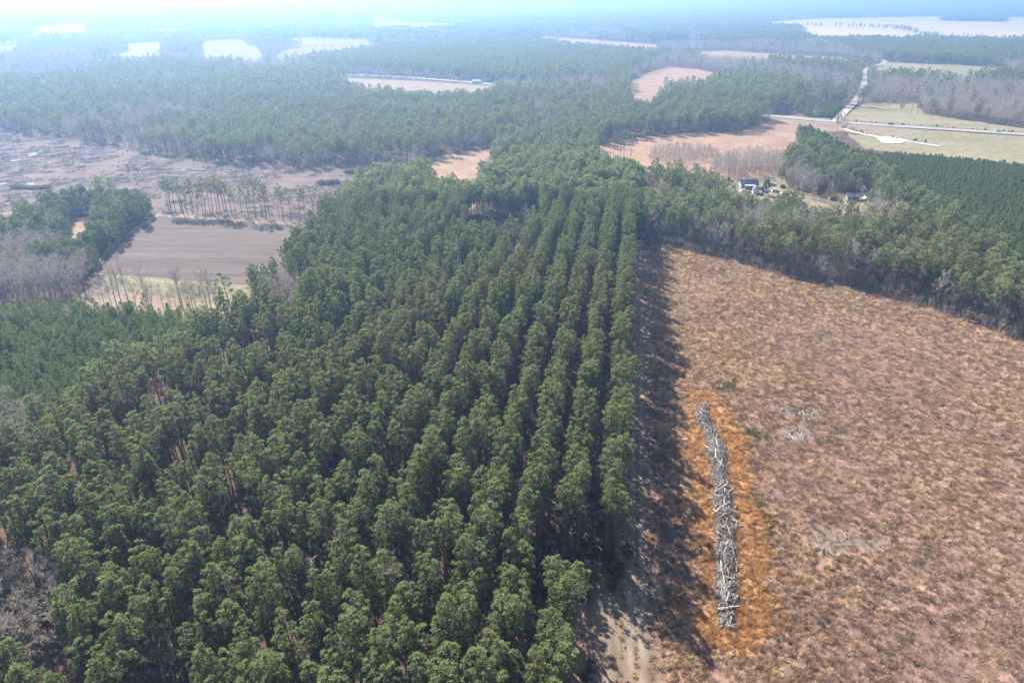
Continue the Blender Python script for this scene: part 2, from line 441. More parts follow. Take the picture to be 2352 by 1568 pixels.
WOOD = [Kind('wood_pine', pine_shape(150 + i, H=16 + i % 2, base=0.36 + 0.05 * (i % 3), R=3.3 + 0.45 * (i % 3), nb=36, nt=15, ns=6, L=0.62, W=0.16), M['bark'], M['pine']) for i in range(6)]
PINE1 = [Kind('pine_mid', pine_shape(200 + i, H=17.5, base=0.40 + 0.05 * (i % 3), R=3.1 + 0.35 * (i % 3), nb=28, nt=12, ns=5, L=0.75, W=0.24), M['bark'], M['pine']) for i in range(6)]
PINE2 = [Kind('pine_far', pine_shape(300 + i, H=18, base=0.32, R=3.0, nb=16, nt=7, ns=4, L=1.25, W=0.55, limbs=False), M['bark'], M['pine']) for i in range(4)]
OPEN_PINE = [Kind('open_pine', pine_shape(400 + i, H=21, base=0.56, R=2.7, nb=19, nt=14, ns=6, L=0.6, W=0.16), M['bark'], M['pine']) for i in range(4)]
BIG_PINE = [Kind('big_pine', pine_shape(450 + i, H=21, base=0.36, R=5.2, nb=46, nt=20, ns=6, L=0.7, W=0.2, flat=0.1), M['bark'], M['pine']) for i in range(2)]
YOUNG = [Kind('young_pine', young_shape(500 + i, H=7.6 + 0.4 * (i % 3), R=1.55 + 0.1 * (i % 2)), M['bark'], M['young']) for i in range(5)]
YOUNG1 = [Kind('young_pine_mid', young_shape(550 + i, H=8, R=1.75, ns=4, L=0.75, W=0.30, dens=0.7), M['bark'], M['young']) for i in range(4)]
COPSE = [Kind('copse_pine', pine_shape(630 + i, H=11.5, base=0.12, R=2.3, nb=30, nt=12, ns=6, L=0.7, W=0.2), M['bark'], M['young']) for i in range(3)]
CEDAR = [Kind('cedar', young_shape(600 + i, H=8.5, R=2.9, ns=7, L=0.55, W=0.2, dens=2.0), M['bark'], M['cedar']) for i in range(2)]
BARE = [Kind('bare_tree', bare_shape(700 + i, H=13 + (i % 3), spread=0.34 + 0.04 * (i % 3)), M['greybark'], M['twig']) for i in range(6)]
BARE1 = [Kind('bare_tree_mid', bare_shape(750 + i, H=14, spread=0.40, twigw=0.11, n1=12, n2=8, n3=6), M['greybark'], M['twig']) for i in range(4)]
BARE2 = [Kind('bare_tree_far', bare_shape(780 + i, H=14, spread=0.42, twigw=0.24, n1=9, n2=5, n3=5), M['greybark'], M['twig']) for i in range(3)]
BRUSH = [Kind('brush', bare_shape(800 + i, H=2.6, spread=0.65, twigw=0.03, n1=12, n2=5, n3=5, up=0.8), M['greybark'], M['brush']) for i in range(3)]
EVERBUSH = [Kind('evergreen_bush', young_shape(820 + i, H=2.4, R=1.3, ns=7, L=0.3, W=0.14, dens=0.8), M['bark'], M['cedar']) for i in range(2)]

# ------------------------------------------------------------------ scattering of what nobody could count
def gn_scatter(name, pts, rot, scl, idx, meshes, label, cat):
    """one object: meshes instanced on its points by geometry nodes"""
    n = len(pts)
    me = bpy.data.meshes.new(name); me.vertices.add(n)
    me.vertices.foreach_set('co', np.asarray(pts, np.float32).ravel())
    for an, tp, dat in (('rot', 'FLOAT_VECTOR', rot), ('scl', 'FLOAT_VECTOR', scl), ('idx', 'INT', idx)):
        a = me.attributes.new(an, tp, 'POINT')
        if tp == 'INT': a.data.foreach_set('value', np.asarray(dat, np.int32))
        else: a.data.foreach_set('vector', np.asarray(dat, np.float32).ravel())
    o = bpy.data.objects.new(name, me); COL.objects.link(o)
    ng = bpy.data.node_groups.new(name, 'GeometryNodeTree')
    ng.interface.new_socket('Geometry', in_out='INPUT', socket_type='NodeSocketGeometry')
    ng.interface.new_socket('Geometry', in_out='OUTPUT', socket_type='NodeSocketGeometry')
    gi = ng.nodes.new('NodeGroupInput'); go = ng.nodes.new('NodeGroupOutput')
    join = ng.nodes.new('GeometryNodeJoinGeometry')
    for m in reversed(meshes):
        src = bpy.data.objects.new(m.name, m)              # a source shape, not placed in the scene
        oi = ng.nodes.new('GeometryNodeObjectInfo'); oi.inputs['Object'].default_value = src
        oi.inputs['As Instance'].default_value = False
        g2 = ng.nodes.new('GeometryNodeGeometryToInstance')
        ng.links.new(oi.outputs['Geometry'], g2.inputs[0]); ng.links.new(g2.outputs[0], join.inputs[0])
    iop = ng.nodes.new('GeometryNodeInstanceOnPoints'); iop.inputs['Pick Instance'].default_value = True
    def named(an, tp):
        a = ng.nodes.new('GeometryNodeInputNamedAttribute'); a.data_type = tp; a.inputs['Name'].default_value = an
        return a.outputs['Attribute']
    ng.links.new(gi.outputs[0], iop.inputs['Points']); ng.links.new(join.outputs[0], iop.inputs['Instance'])
    ng.links.new(named('idx', 'INT'), iop.inputs['Instance Index'])
    er = ng.nodes.new('FunctionNodeEulerToRotation'); ng.links.new(named('rot', 'FLOAT_VECTOR'), er.inputs[0])
    ng.links.new(er.outputs[0], iop.inputs['Rotation']); ng.links.new(named('scl', 'FLOAT_VECTOR'), iop.inputs['Scale'])
    ng.links.new(iop.outputs[0], go.inputs[0])
    md = o.modifiers.new('scatter', 'NODES'); md.node_group = ng
    return tag(o, label, cat, kind='stuff')

def scatter(name, P, kinds, label, cat, smin=0.85, smax=1.15, tilt=0.03, squash=0.0, scale=None, z=0.0):
    n = len(P)
    if n == 0: return
    s = rng.uniform(smin, smax, n) if scale is None else scale * rng.uniform(0.92, 1.08, n)
    sc = np.stack([s * rng.uniform(0.92, 1.08, n), s * rng.uniform(0.92, 1.08, n), s * rng.uniform(1 - squash, 1 + squash, n)], 1)
    rot = np.stack([rng.normal(0, tilt, n), rng.normal(0, tilt, n), rng.random(n) * 6.283], 1)
    pts = np.concatenate([P[:, :2], np.full((n, 1), z)], 1)
    ms = [k.both if isinstance(k, Kind) else k for k in kinds]
    return gn_scatter(name, pts, rot, sc, rng.integers(0, len(ms), n), ms, label, cat)

def grid_points(lo, hi, step, jit=0.42):
    nx = int((hi[0] - lo[0]) / step) + 1; ny = int((hi[1] - lo[1]) / step) + 1
    X, Y = np.meshgrid(lo[0] + np.arange(nx) * step, lo[1] + np.arange(ny) * step)
    P = np.stack([X.ravel(), Y.ravel()], 1)
    return P + rng.uniform(-jit, jit, P.shape) * step
def in_view(P, h=15.0, mx=160, top=-400):
    """what the frame, with a margin for shadows and a step to the side, can see"""
    q = np.concatenate([P, np.full((len(P), 1), h)], 1)
    x, y, z = project(q)
    return (z > 5) & (x > -mx) & (x < 2352 + mx) & (y < 1568 + 260) & (y > top)

# ------------------------------------------------------------------ the plan of the land, read off the picture
SROW = np.array([0.1654, 0.9862]); CROW = np.array([-0.9862, 0.1654]); T0 = np.array([20.2, 75.0])
def rowpt(s, c): return T0 + SROW * (s - 75.0) + CROW * c         # along the track / to the left of it
def rowco(P):
    q = P - T0; return q @ SROW + 75.0, q @ CROW

AREAS = {}
def area(name, pts): AREAS[name] = poly(pts)
area('main', [(-500, 1090, 15), (-60, 1000, 15), (60, 965, 15), (200, 885, 15), (440, 765, 15), (500, 690, 16), (540, 650, 17), (612, 596, 17), (690, 508, 17), (800, 412, 17), (850, 375, 17), (960, 368, 17),
              (1010, 392, 17), (1090, 395, 17), (1150, 355, 17), (1300, 332, 17), (1380, 345, 17), (1480, 362, 17), (1560, 375, 17), (1628, 402, 17), (1640, 440), (1500, 545), (1470, 560), (1460, 1700), (-900, 2600)])
area('young_left', [(-400, 694, 7), (230, 692, 7), (480, 708, 7), (520, 712, 7), (440, 830), (200, 970), (60, 1070), (-400, 1150)])
area('copse', [(70, 515), (130, 478), (330, 478), (362, 500), (300, 545), (255, 590), (222, 640), (200, 690), (-300, 690), (-300, 560), (60, 535)])
area('copse_open', [(150, 550, 6), (156, 512), (170, 502), (220, 496), (225, 512, 4), (196, 545, 6), (165, 562, 6)])
area('woods', [(1475, 543), (1560, 562), (1684, 593), (1843, 636), (1968, 654), (2110, 692), (2230, 732), (2352, 778), (2750, 915), (2750, 760, 15), (2352, 585, 15), (2286, 522, 15),
               (2195, 470, 15), (2100, 446, 15), (2040, 432, 12), (1985, 410), (1900, 400), (1840, 385), (1780, 402, 8), (1650, 400, 12), (1560, 395, 15)])
area('young_right', [(1830, 320), (1848, 300, 6), (1900, 312, 9), (1985, 334, 9), (2105, 337, 9), (2352, 358, 9), (2700, 378, 9), (3000, 900), (2352, 680), (2286, 610), (2195, 550), (2060, 480), (1990, 412), (1900, 395), (1840, 372)])
OPEN = []        # (name, material, polygon, kind of label)
def open_land(name, mat, pts, label, rough=1.0): OPEN.append((name, mat, poly(pts), label, rough))
open_land('logged_ground', 'cut', [(-260, 300), (0, 300), (130, 316), (250, 332), (350, 354), (450, 362), (560, 377), (700, 388), (780, 378), (905, 380), (845, 440), (800, 480), (745, 528), (690, 520), (500, 505),
          (380, 492), (345, 482), (250, 474), (130, 478), (80, 510), (0, 535), (-300, 570)], 'grey logged-over ground littered with slash, beyond the ploughed field')
open_land('ploughed_field', 'plough', [(368, 499), (423, 503), (560, 513), (690, 523), (745, 530), (690, 580), (640, 632), (600, 652), (534, 650), (225, 627), (260, 572), (309, 533), (352, 507)],
          'bare brown ploughed field between the tall pines and the copse', 0.3)
open_land('grass_strip', 'green', [(225, 628), (534, 651), (610, 656), (575, 680), (480, 694), (350, 676), (213, 655)], 'pale green grass strip along the lower edge of the ploughed field', 0.5)
open_land('dry_verge', 'tan', [(213, 656), (350, 677), (480, 695), (575, 681), (535, 712), (485, 735), (230, 722), (170, 690)], 'pinkish dry verge between the grass strip and the young pines', 0.5)
open_land('field_margin', 'tan', [(224, 626), (213, 655), (205, 640), (240, 580), (295, 532), (345, 500), (368, 488), (440, 494), (560, 505), (700, 515), (690, 521), (560, 511), (423, 501), (366, 497), (350, 506), (307, 532), (258, 571)],
          'tan grassy margin curving round the ploughed field', 0.5)
open_land('orange_opening', 'orange', [(955, 378), (1010, 360), (1060, 348), (1160, 342), (1140, 362), (1100, 392, 14), (1085, 402, 18), (1020, 400, 18), (965, 385, 12)], 'small orange grass opening behind the pine stand')
open_land('hollow', 'floor', [(1070, 522), (1120, 511), (1240, 503), (1250, 532, 8), (1165, 562, 10), (1075, 552, 10)], 'dark brushy hollow inside the pine stand')
open_land('sedge_field', 'orange', [(1365, 338), (1440, 319), (1576, 306), (1700, 304), (1765, 280), (1771, 270), (1921, 285), (1900, 297), (1850, 303), (1832, 320), (1838, 360), (1780, 390, 6), (1640, 392, 12), (1480, 374, 15), (1380, 356, 15)],
          'orange dry grass field below the highway')
open_land('house_yard', 'yard', [(1612, 428), (1697, 408), (1802, 405), (1812, 432), (1855, 444), (1908, 446), (2000, 444), (2012, 470), (1990, 495), (1960, 515, 5), (1890, 514, 6), (1850, 484, 6), (1802, 472, 7), (1697, 472, 7), (1610, 452)],
          'pale sandy yard around the two homes in the woods', 0.6)
open_land('pasture', 'green', [(1950, 262), (1965, 250), (1985, 237), (2108, 238), (2120, 262), (2352, 296), (2700, 325), (2700, 341), (2352, 306), (2071, 288), (1925, 277)], 'green pasture above the highway')
open_land('meadow', 'green', [(1921, 284), (2071, 295), (2352, 314), (2700, 350), (2700, 395, 4), (2352, 366, 4), (2250, 354, 4), (2105, 341, 4), (1990, 330, 4), (1940, 302)], 'olive meadow between the highway and the dense young pines')
FARH = 7
open_land('roadside', 'tan', [(1755, 261), (1921, 273), (2080, 285), (2080, 299), (1985, 312), (1935, 302), (1850, 304), (1771, 273)], 'dry grassy roadside around the highway junction', 0.5)
open_land('far_field', 'pale', [(170, 140, 8), (300, 143, FARH), (375, 138, FARH), (381, 97), (286, 101), (300, 118)], 'pale far field, one of two beside a round wood')
open_land('far_field', 'pale', [(451, 96), (573, 91), (592, 112), (612, 142, FARH), (440, 146, FARH), (470, 125)], 'largest pale far field, near the upper edge')
open_land('far_field', 'pale', [(634, 88), (734, 87), (862, 92), (860, 100), (905, 105), (930, 112), (770, 128, FARH), (640, 135, 8), (600, 137, 8), (650, 118), (700, 108), (640, 104)], 'pale far field crossed by hedgerows')
open_land('far_field', 'pale', [(0, 83), (60, 80, 8), (75, 68), (110, 58), (211, 54), (214, 76, 10), (120, 82, 10), (0, 92, 10)], 'bright far field at the upper corner')
open_land('far_field', 'pale', [(-80, 107), (62, 105), (25, 122, FARH), (-80, 125, FARH)], 'small bright far field at the very edge')
open_land('far_field', 'pale', [(312, 68), (380, 67), (460, 71), (440, 77, 8), (315, 77, 8)], 'thin bright far clearing')
open_land('far_field', 'pale', [(857, 40), (884, 40), (905, 49), (1000, 53), (1080, 58), (1000, 66, 8), (860, 68, 8), (762, 70, 8), (770, 64), (852, 60)], 'crooked bright far field below the skyline')
open_land('far_field', 'orange', [(1140, 84), (1231, 83), (1330, 90), (1440, 98), (1530, 106), (1512, 124, FARH), (1420, 118, FARH), (1339, 110, 8), (1230, 96, 4)], 'long thin orange far field')
open_land('far_field', 'orange', [(1575, 121), (1660, 117), (1800, 126), (1932, 133), (1995, 146), (1975, 152), (1900, 147, 6), (1796, 144, 6), (1700, 140, 6), (1628, 137, 6)], 'broad orange far field beside the bend of the side road')
open_land('far_field', 'orange', [(1446, 190), (1500, 164), (1540, 154), (1600, 160), (1685, 176), (1620, 184, 14), (1525, 190, 14), (1500, 216, 20), (1455, 218, 20)], 'hooked orange clearing between pine blocks')
open_land('far_field', 'stubble', [(1750, 52), (1886, 43), (2165, 38), (2352, 40), (2700, 43), (2700, 98), (2352, 94, 8), (2190, 92, 8), (2100, 82, 6), (1990, 74, 6), (1880, 70, 6), (1760, 62, 6)], 'vast pale field on the skyline')
open_land('far_field', 'stubble', [(1830, 73), (1930, 73), (2029, 74), (2135, 86), (2100, 93, FARH), (1960, 92, FARH), (1860, 92, FARH)], 'narrow pale field under a tree row')
open_land('far_field', 'green', [(1995, 160), (2040, 144), (2200, 150), (2300, 157), (2330, 168, 8), (2200, 184, FARH), (2100, 176, FARH), (2000, 170, FARH)], 'greenish field beside the far side road')
open_land('far_field', 'tan', [(790, 179), (960, 186), (1150, 199), (1130, 206, 14), (1040, 206, 16), (960, 204, 16), (870, 198, 16), (800, 188, 14)], 'tan clearing along the distant highway bend')
open_land('far_field', 'pale', [(762, 92), (858, 89), (862, 98, 6), (764, 103, 6)], 'little pale far field beyond a hedgerow')
for (x0, x1, y) in ((690, 760, 22), (1105, 1170, 33), (1230, 1350, 44), (1500, 1560, 21), (1640, 1760, 26), (20, 60, 47), (900, 1000, 30), (1180, 1260, 24), (1950, 2050, 30), (1700, 1765, 33)):
    open_land('far_field', 'pale', [(x0, y), (x1, y - 1), (x1 - 5, y + 3), (x0 + 8, y + 3.5)], 'sliver of bright field in the far forest near %d' % x0)
POND = poly([(1508, 94), (1560, 92), (1600, 95), (1616, 102), (1600, 111, 6), (1545, 106, 5), (1510, 106, 6)])
FIELD = poly([(1463, 548), (1560, 564), (1684, 594), (1843, 637), (1968, 655), (2110, 693), (2230, 733), (2352, 779), (2750, 916), (3200, 1900), (1480, 1900)])
def line_poly(pts, w):
    """a strip w metres wide along ground points"""
    P = np.asarray(pts); L = []; R = []
    for i in range(len(P)):
        d = P[min(i + 1, len(P) - 1)] - P[max(i - 1, 0)]; d /= np.linalg.norm(d); n = np.array([-d[1], d[0]])
        L.append(P[i] + n * w / 2); R.append(P[i] - n * w / 2)
    return np.array(L + R[::-1])
def smooth_line(pts, k=8):
    P = [np.asarray(p, float) for p in pts]; out = []
    for i in range(len(P) - 1):
        a, b, c, d = P[max(i - 1, 0)], P[i], P[i + 1], P[min(i + 2, len(P) - 1)]
        for j in range(k):
            t = j / k
            out.append(0.5 * ((2 * b) + (c - a) * t + (2 * a - 5 * b + 4 * c - d) * t * t + (3 * b - a - 3 * c + d) * t ** 3))
    return np.array(out + [P[-1]])
HWY = smooth_line([at(2700, 338), at(2352, 309.5), at(2071, 291), at(1921, 280.5), at(1771, 266.8), at(1500, 240), at(1300, 215), at(1160, 197), at(1000, 183), at(880, 175), at(760, 172), at(600, 171)])
SIDE = smooth_line([at(1921, 280), at(1928, 270), at(1945, 252), at(1964, 234), at(1982, 205), at(1985, 180), at(1988, 160), at(2017, 150), at(2034, 143), at(2025, 138)])
DRIVE = smooth_line([at(1935, 296), at(1964, 305), at(2020, 316), at(2105, 329), at(2160, 337)])
LANE = smooth_line([at(-60, 505), at(40, 487), at(95, 478), at(120, 470)])
YARDLANE = smooth_line([at(1600, 436), at(1660, 447), at(1720, 448), at(1790, 447), at(1850, 470), at(1900, 478), at(1990, 490), at(2060, 500)])
ROADS = [line_poly(HWY, 22), line_poly(SIDE, 11), line_poly(DRIVE, 9)]
CLEARING = np.array([rowpt(50, -3.5), rowpt(50, 6.5), rowpt(79, 7.5), rowpt(87, 10.5), rowpt(97, 10.8), rowpt(99, 4), rowpt(99, -3.5)])
GAP = np.array([rowpt(83, 8), rowpt(84, 14), rowpt(87, 21), rowpt(98, 21), rowpt(99, 9)])
TRACK = np.array([rowpt(40, -3.2), rowpt(300, -3.0), rowpt(300, 2.6), rowpt(40, 2.6)])
KEEPOUT2 = poly([(1840, 294), (1985, 310), (2105, 326), (2352, 345), (2750, 365), (2750, 430), (2352, 410), (2105, 385), (1900, 350), (1835, 330)])
KEEPOUT = poly([(-600, 560), (60, 540), (300, 470), (800, 430), (930, 380), (960, 420), (800, 600), (560, 800), (300, 800), (-600, 800)])

def is_open(P):
    m = np.zeros(len(P), bool)
    for (_n, _m, pg, _l, _r) in OPEN: m |= inside(P, pg)
    for pg in ROADS + [FIELD, POND, TRACK, CLEARING, GAP]: m |= inside(P, pg)
    return m

# ------------------------------------------------------------------ ground sheets
def sheet(name, pg, mat, z, label, kind='structure', cat='ground', wobble=0.0, seg=None):
    pg = np.asarray(pg, float)
    if wobble:
        out = []
        size = np.linalg.norm(pg.max(0) - pg.min(0)); seg = seg or max(2.0, size / 160)
        for i in range(len(pg)):
            a, b = pg[i], pg[(i + 1) % len(pg)]
            k = max(1, int(np.linalg.norm(b - a) / seg))
            for j in range(k): out.append(a + (b - a) * j / k)
        out = np.array(out)
        out += (np.stack([fbm(out[:, 0], out[:, 1], seg * 7), fbm(out[:, 0] + 500, out[:, 1], seg * 7)], 1) - 0.5) * wobble * seg * 4
        pg = out
    tris = tessellate_polygon([[Vector((p[0], p[1], 0)) for p in pg]])
    V = np.concatenate([pg, np.full((len(pg), 1), z)], 1)
    Fc = np.array(tris)
    a, b, c = V[Fc[:, 0]], V[Fc[:, 1]], V[Fc[:, 2]]
    nz = np.cross(b - a, c - a)[:, 2]
    Fc[nz < 0] = Fc[nz < 0][:, ::-1]
    return tag(obj(name, mesh_from(name, V, Fc, [M[mat]])), label, cat, kind=kind)

GR = 23000.0
gx = np.concatenate([-np.geomspace(GR, 60, 26), np.linspace(-40, 40, 5), np.geomspace(60, GR, 26)])
gy = np.concatenate([-np.geomspace(GR, 60, 26), np.linspace(-40, 40, 5), np.geomspace(60, GR, 26)])
GX, GY = np.meshgrid(gx, gy)
V = np.stack([GX.ravel(), GY.ravel(), np.zeros(GX.size)], 1); nn = len(gx)
i, j = np.meshgrid(np.arange(nn - 1), np.arange(nn - 1)); b = (j * nn + i).ravel()
tag(obj('ground', mesh_from('ground', V, np.stack([b, b + 1, b + nn + 1, b + nn], 1), [M['floor']])), 'brown needle-strewn forest floor reaching to the horizon', 'ground', kind='structure')
for k, (n, m, pg, l, w) in enumerate(OPEN):
    far = pg[:, 1].mean() > 900
    sheet(n, pg, m, (0.25 if far else 0.02) + 0.004 * k, l, cat='field', wobble=0.5 * w if not far else 0.3)
sheet('pond', POND, 'water', 0.5, 'pale far pond beside the trees', cat='water', wobble=0.4)
sheet('highway', line_poly(HWY, 12.5), 'asphalt', 0.42, 'pale two-lane highway running behind the woods', cat='road')
sheet('side_road', line_poly(SIDE, 7.5), 'sandroad', 0.46, 'pale side road climbing from the highway junction', cat='road')
sheet('driveway', np.concatenate([line_poly(DRIVE, 5.0)]), 'gravel', 0.36, 'white gravel driveway below the highway', cat='road')
sheet('parking_pad', poly([(2010, 316), (2040, 314), (2085, 323), (2070, 331), (2030, 330)]), 'gravel', 0.40, 'white gravel pad widening the driveway', cat='ground', wobble=0.3)
sheet('lane', line_poly(LANE, 5.0), 'tan', 0.12, 'tan earth lane across the logged ground', cat='road')
sheet('yard_lane', line_poly(YARDLANE, 3.0), 'tan', 0.14, 'sandy lane through the house yard', cat='road')
sheet('ditch', line_poly(HWY[:26] + np.array([0, 10.0]), 3.0), 'ditch', 0.30, 'dark ditch along the upper side of the highway', cat='ditch')

# the big dry-grass field, the track and the clearing: one sheet whose colour zones are stored on its points
PILE = smooth_line([at(*p) for p in ((1621, 928), (1612, 962), (1632, 999), (1646, 1036), (1650, 1073), (1656, 1110), (1660, 1148), (1666, 1194), (1666, 1226), (1667, 1268), (1667, 1319), (1665, 1365), (1665, 1402), (1669, 1442))], 6)
HALO = poly([(1576, 925), (1598, 900), (1648, 898), (1686, 950), (1712, 1030), (1734, 1120), (1752, 1220), (1762, 1340), (1758, 1450), (1720, 1502), (1645, 1500), (1618, 1445), (1606, 1300), (1594, 1130), (1584, 1030)])
BARE_PATCH = [poly([(1850, 1225), (1885, 1200), (1930, 1215), (1990, 1222), (2045, 1240), (2040, 1262), (1960, 1258), (1905, 1285), (1860, 1268)]),
              poly([(1760, 935), (1800, 925), (1880, 940), (1875, 960), (1800, 955)]), poly([(1780, 985), (1850, 975), (1870, 1010), (1810, 1015)])]
GREEN_PATCH = [poly(p) for p in ([(1700, 985), (1745, 985), (1800, 1010), (1795, 1025), (1710, 1005)], [(1730, 1140), (1775, 1130), (1790, 1200), (1770, 1260), (1740, 1210)], [(1640, 870), (1700, 870), (1690, 900), (1640, 895)],
               [(2060, 1225), (2075, 1222), (2145, 1275), (2135, 1285)])]
step = 1.1
lo, hi = FIELD.min(0), FIELD.max(0); hi[0] = min(hi[0], 330); lo[1] = 46; lo[0] = 8
nx = int((hi[0] - lo[0]) / step); ny = int((hi[1] - lo[1]) / step)
X, Y = np.meshgrid(lo[0] + np.arange(nx) * step, lo[1] + np.arange(ny) * step)
P = np.stack([X.ravel(), Y.ravel()], 1)
S_, C_ = rowco(P)
ok = (inside(P, FIELD) | ((C_ < 4) & (C_ > -14) & (S_ < 303)) | ((C_ < 16) & (C_ > 3) & (S_ < 101)))
def soft(P, pg, wob=1.5):
    """inside a zone whose edge wanders"""
    off = (np.stack([fbm(P[:, 0], P[:, 1], 6), fbm(P[:, 0] + 300, P[:, 1], 6)], 1) - 0.5) * 2 * wob * 2
    return inside(P + off, pg).astype(float)
track = np.clip((1.7 + 0.9 * fbm(P[:, 0], P[:, 1], 7) - np.abs(C_ + 0.2)) / 0.8, 0, 1) * (S_ < 300)
track = np.maximum(track, soft(P, CLEARING, 0.8))
rut = np.exp(-((np.abs(C_ + 0.15) - 0.95) / 0.42) ** 2) * (0.7 + 0.5 * fbm(P[:, 0], P[:, 1], 5))
halo = soft(P, HALO, 1.2)
bare = np.clip(sum(soft(P, b, 1.2) for b in BARE_PATCH), 0, 1)
gz = 0.05 + 0.28 * (fbm(P[:, 0], P[:, 1], 3.2) - 0.4) * (1 - track) + 0.5 * (fbm(P[:, 0], P[:, 1], 25) - 0.5) * (1 - track)
gz = np.maximum(gz, 0.022) + 0.02 * track - 0.03 * track * rut
idxmap = -np.ones(len(P), int); keep = np.where(ok)[0]; idxmap[keep] = np.arange(len(keep))
i, j = np.meshgrid(np.arange(nx - 1), np.arange(ny - 1)); b = (j * nx + i).ravel()
Q = np.stack([b, b + 1, b + nx + 1, b + nx], 1); Q = Q[(idxmap[Q] >= 0).all(1)]; Q = idxmap[Q]
fme = mesh_from('field', np.concatenate([P[keep], gz[keep, None]], 1), Q, [], smooth=True)
for an, dat in (('track', track), ('halo', halo), ('bare', bare), ('rut', rut)):
    a = fme.attributes.new(an, 'FLOAT', 'POINT'); a.data.foreach_set('value', dat[keep].astype(np.float32))
def field_mat():
    m, nt, out = new_mat('sedge_field')
    p = world_pos(nt)
    n1 = noise(nt, 0.045, 5, 0.6, p, 0.4); n2 = noise(nt, 0.9, 6, 0.75, mapped(nt, p, 0.5, (1.0, 0.7, 1))); n3 = noise(nt, 3.5, 3, 0.7, p)
    base = ramp(nt, n1.outputs[0], [(0.30, (0.20, 0.132, 0.115)), (0.50, (0.26, 0.17, 0.138)), (0.70, (0.33, 0.215, 0.165))])
    fine = ramp(nt, n2.outputs[0], [(0.32, (0.35, 0.33, 0.33)), (0.5, (0.9, 0.9, 0.9)), (0.68, (1.4, 1.3, 1.2))])
    col = mix(nt, 1.0, base.outputs[0], fine.outputs[0], 'MULTIPLY')
    def at_(nm):
        a = nt.nodes.new('ShaderNodeAttribute'); a.attribute_name = nm; return a.outputs['Fac']
    hal = mix(nt, 1.0, (0.42, 0.235, 0.13), fine.outputs[0], 'MULTIPLY')
    col = mix(nt, at_('halo'), col, hal)
    br = ramp(nt, n2.outputs[0], [(0.3, (0.15, 0.12, 0.105)), (0.7, (0.27, 0.22, 0.19))])
    col = mix(nt, at_('bare'), col, br.outputs[0])
    trn = noise(nt, 0.5, 5, 0.7, mapped(nt, p, -0.1675, (1.0, 0.12, 1)))
    tr = ramp(nt, trn.outputs[0], [(0.3, (0.14, 0.105, 0.078)), (0.5, (0.20, 0.152, 0.115)), (0.7, (0.27, 0.21, 0.16))])
    tr2 = mix(nt, at_('rut'), tr.outputs[0], (0.33, 0.27, 0.215))
    col = mix(nt, at_('track'), col, tr2)
    bm_ = nt.nodes.new('ShaderNodeMath'); bm_.operation = 'ADD'; nt.links.new(n2.outputs[0], bm_.inputs[0]); nt.links.new(n3.outputs[0], bm_.inputs[1])
    principled(nt, out, col, 0.95, 0.08, bm_.outputs[0], 0.7, 0.25)
    return m
M['field'] = field_mat(); fme.materials.append(M['field'])
tag(obj('field', fme), 'large orange-brown dry grass field with the dirt track along it', 'field', kind='structure')

# ------------------------------------------------------------------ trees: the planted stand of tall pines, row by row
def add_tree(name, kind, p, s, rz, label, cat, group=None, tilt=(0, 0)):
    root = bpy.data.objects.new(name, None); COL.objects.link(root)
    root.location = (p[0], p[1], 0); root.rotation_euler = (tilt[0], tilt[1], rz)
    root.scale = (s, s, s) if np.isscalar(s) else s
    root.empty_display_size = 0.5
    tag(root, label, cat, group)
    for nm, me in (('trunk', kind.trunk), ('crown', kind.crown)):
        c = bpy.data.objects.new(nm, me); COL.objects.link(c); c.parent = root
    return root

rows = []
FULL = poly([(-300, 1120), (330, 1120), (330, 1480), (-300, 1480)])
for k in range(60):
    for side in (0, 1):
        c0 = 5.2 + 7.75 * k + (-1.12 if side == 0 else 1.12)
        s = np.arange(40, 520, 2.45 if k < 3 else 2.6); s = s + rng.uniform(-1.1, 1.1, len(s))
        wild = min(1.0, max(0.0, (k - 4) / 9))
        c = c0 + rng.normal(0, 1, len(s)) * (0.25 + 1.25 * np.maximum(wild, np.clip((s - 285) / 40, 0, 1) * 1.3)) + 2.2 * wild * (fbm(s, s * 0 + c0, 30) - 0.5)
        Pq = T0 + np.outer(s - 75.0, SROW) + np.outer(c, CROW)
        hole = rng.random(len(s)) < (0.05 if k < 4 else 0.12)
        gap = fbm(Pq[:, 0], Pq[:, 1], 13) < (0.0 if k < 3 else 0.27 + 0.05 * wild)
        gap &= ~inside(Pq, FULL)
        rows.append((2 * k + side, Pq[~(hole | gap)]))
main_pts = []; main_row = []
for rn, Pq in rows:
    m = inside(Pq, AREAS['main']) & ~is_open(Pq) & in_view(Pq)
    main_pts.append(Pq[m]); main_row += [rn] * m.sum()
main_pts = np.concatenate(main_pts); main_row = np.array(main_row)
# patches of bare hardwoods inside the stand
HARD_IN = [poly(p) for p in ([(-120, 960, 6), (70, 955, 6), (105, 1000, 6), (90, 1060, 5), (-120, 1110)], [(-150, 1290, 8), (90, 1300, 8), (150, 1345, 8), (130, 1405, 15), (-150, 1425, 15)],
                             [(600, 680, 8), (640, 640, 8), (715, 640, 8), (730, 690, 8), (680, 735, 8), (615, 730, 8)], [(860, 660, 8), (930, 655, 8), (950, 690), (880, 700)])]
hard_mask = np.zeros(len(main_pts), bool)
for h in HARD_IN: hard_mask |= inside(main_pts, h)
hard_mask &= rng.random(len(main_pts)) < 0.9
main_pts, main_row = main_pts[~hard_mask], main_row[~hard_mask]
nmain = len(main_pts)
hsc = 0.87 + 0.14 * fbm(main_pts[:, 0], main_pts[:, 1], 40) + rng.normal(0, 0.085, nmain)
far_small = np.clip((main_pts[:, 1] - 330) / 150, 0, 1)
tops = np.concatenate([main_pts, np.full((nmain, 1), 16.0)], 1)
px, py, pz = project(tops)
seen = (px > 10) & (px < 2342) & (py < 1600) & (py > 0)
